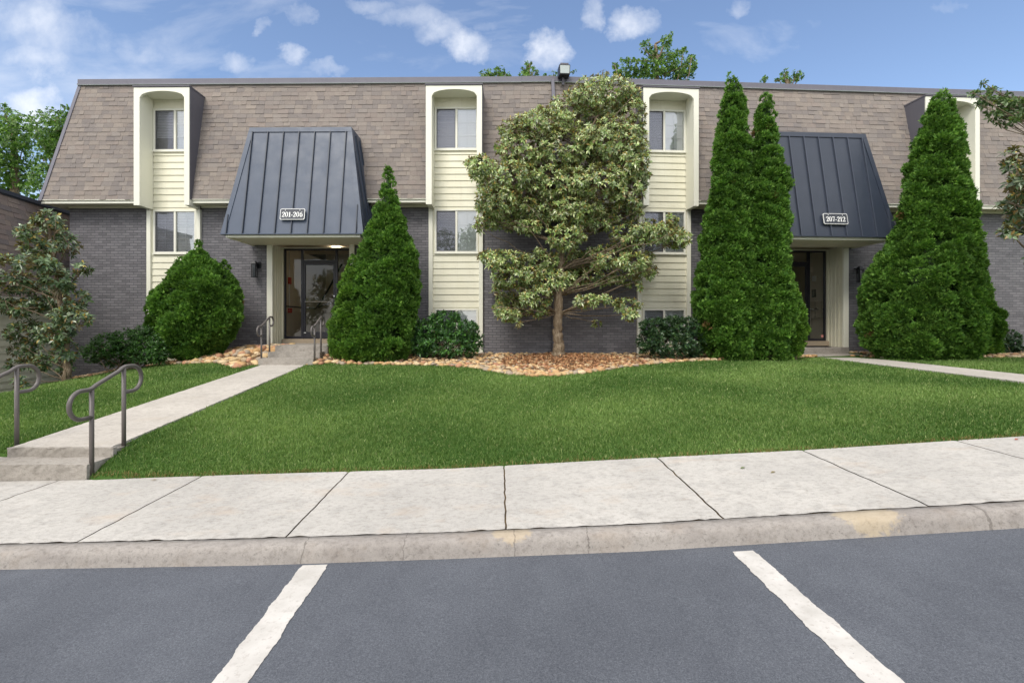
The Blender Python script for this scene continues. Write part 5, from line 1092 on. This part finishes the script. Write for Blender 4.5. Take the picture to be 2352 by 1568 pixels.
# a few fallen leaves on the sidewalk
for (px_, py_, Yl, c_, lb) in ((1700,1070,4.4,(.16,.22,.06),'small green fallen leaf on the sidewalk right of centre'),(1770,1087,4.25,(.28,.22,.10),'small tan fallen leaf on the sidewalk right of the green one'),(2331,1012,4.75,(.5,.10,.05),'tiny red fallen leaf at the lawn edge by the right side'),(345,1080,4.75,(.3,.2,.1),'brown fallen leaf on the sidewalk near the left steps')):
    x_ = (px_-HX)/F*Yl; z_ = zc(x_)+(zb(x_)-zc(x_))*(Yl-3.42)/1.44
    V, Q, C = leaves(np.array([[x_,Yl,z_+.006]]), np.array([[1.,.4,.08]]), np.array([[0,0,1.]]), .06, .026, np.array([c_]), droop=0)
    tag(npmesh('fallen_leaf', V, Q, C, M['leaf']), lb, 'leaf', 'fallen leaves on the sidewalk')
# ------------------------------------------------------------------ lawn
def lawn(n0, y0, y1, h, wd, seed):
    rg = np.random.default_rng(seed); X = rg.uniform(-12.5, 17, n0); Y_ = rg.uniform(y0, y1, n0)
    keep = (X > -1.5*Y_) & (X < 1.55*Y_) ; X, Y_ = X[keep], Y_[keep]
    k = np.ones(len(X), bool)
    for bp in beds: k &= ~inside(bp, X, Y_-.03)
    l1, r1 = wl(Y_), wr(Y_); jag = .02*np.sin(Y_*23)+.015*np.sin(Y_*57)
    k &= ~((X > l1-.015+jag*.5) & (X < r1+.015+jag*.6) & (Y_ < 11.6)); k &= ~((X > w2l(Y_)) & (X < w2r(Y_)) & (Y_ < 13)); k &= ~((X > -5.75) & (X < -4.1) & (Y_ < 5.22+.0))
    k &= ~((X > -6.3) & (X < -4) & (Y_ > 11.25)); k &= ~((X < -5.2) & (Y_ < 4.96)); k &= ~((X > 5.8) & (Y_ > 12.3) & (X < 10.2)); k &= Y_ > 4.862+.014*np.sin(X*9)+.012*np.sin(X*31)*np.sin(X*13)
    k &= ~((Y_ > 12.4) & (X > -12)) 
    X, Y_ = X[k], Y_[k]; n = len(X)
    pat = .5+.25*np.sin(X*1.3+1.7*np.sin(Y_*.9))+.25*np.sin(Y_*2.1+1.3*np.sin(X*1.7+.5)); pat2 = .5+.5*np.sin(X*7.1+2*np.sin(Y_*5.3))*np.sin(Y_*6.7+2*np.sin(X*4.9))
    tuf = np.sin(X*61+3*np.sin(Y_*37))*np.sin(Y_*53+3*np.sin(X*41)); hh = h*rg.uniform(.5,1.3,n)*(.8+.3*pat2+.25*tuf); an = rg.uniform(0, 2*math.pi, n); lean = rg.uniform(.15,1.1,n)
    P = np.stack([X, Y_, hgt(X, Y_)-.004], 1); D = np.stack([np.cos(an)*lean, np.sin(an)*lean, np.ones(n)], 1); D = nrm(D)*hh[:, None]; tw = an+rg.uniform(-1,1,n); S = np.stack([-np.sin(tw), np.cos(tw), np.zeros(n)], 1)*wd*.5*rg.uniform(.7,1.3,(n,1))
    mid = P+D*.55+np.array([[0,0,1.]])*hh[:, None]*.06; V = np.stack([P-S, P+S, mid+S*.8, P+D, mid-S*.8], 1).reshape(-1,3)
    Fq = (np.arange(n)[:, None]*5+np.arange(5)[None])
    c1, c2, c3 = np.array([.070,.145,.027]), np.array([.21,.315,.085]), np.array([.36,.40,.17]); t = np.clip(pat*.75+pat2*.25-.06+rg.normal(0,.28,n), -.2, 1.3)[:, None]
    C = c1*(1-t)+c2*t; dry = rg.random(n) < .05; C[dry] = c3*rg.uniform(.7,1.2,(dry.sum(),1))
    ed = (Y_ < 4.93) & (rg.random(n) < .4); C[ed] = np.array([.30,.22,.09])*rg.uniform(.5,1.1,(ed.sum(),1))
    return V, Fq, np.repeat(C, 5, 0)
parts = [lawn(400000, 4.85, 6.5, .042, .0055, 1), lawn(360000, 6.5, 9, .047, .0068, 2), lawn(215000, 9, 12.45, .052, .0095, 3)]
V, Q, C = join(parts); print('blades', len(Q))
o = npmesh('lawn_grass', V, Q, C, M['grass']); tag(o, 'thick mown green grass of the lawn', 'grass', kind='stuff')
# ------------------------------------------------------------------ lift everything so the road lies near z = 0
for o in COL.objects:
    if o.parent is None: o.location.z += H
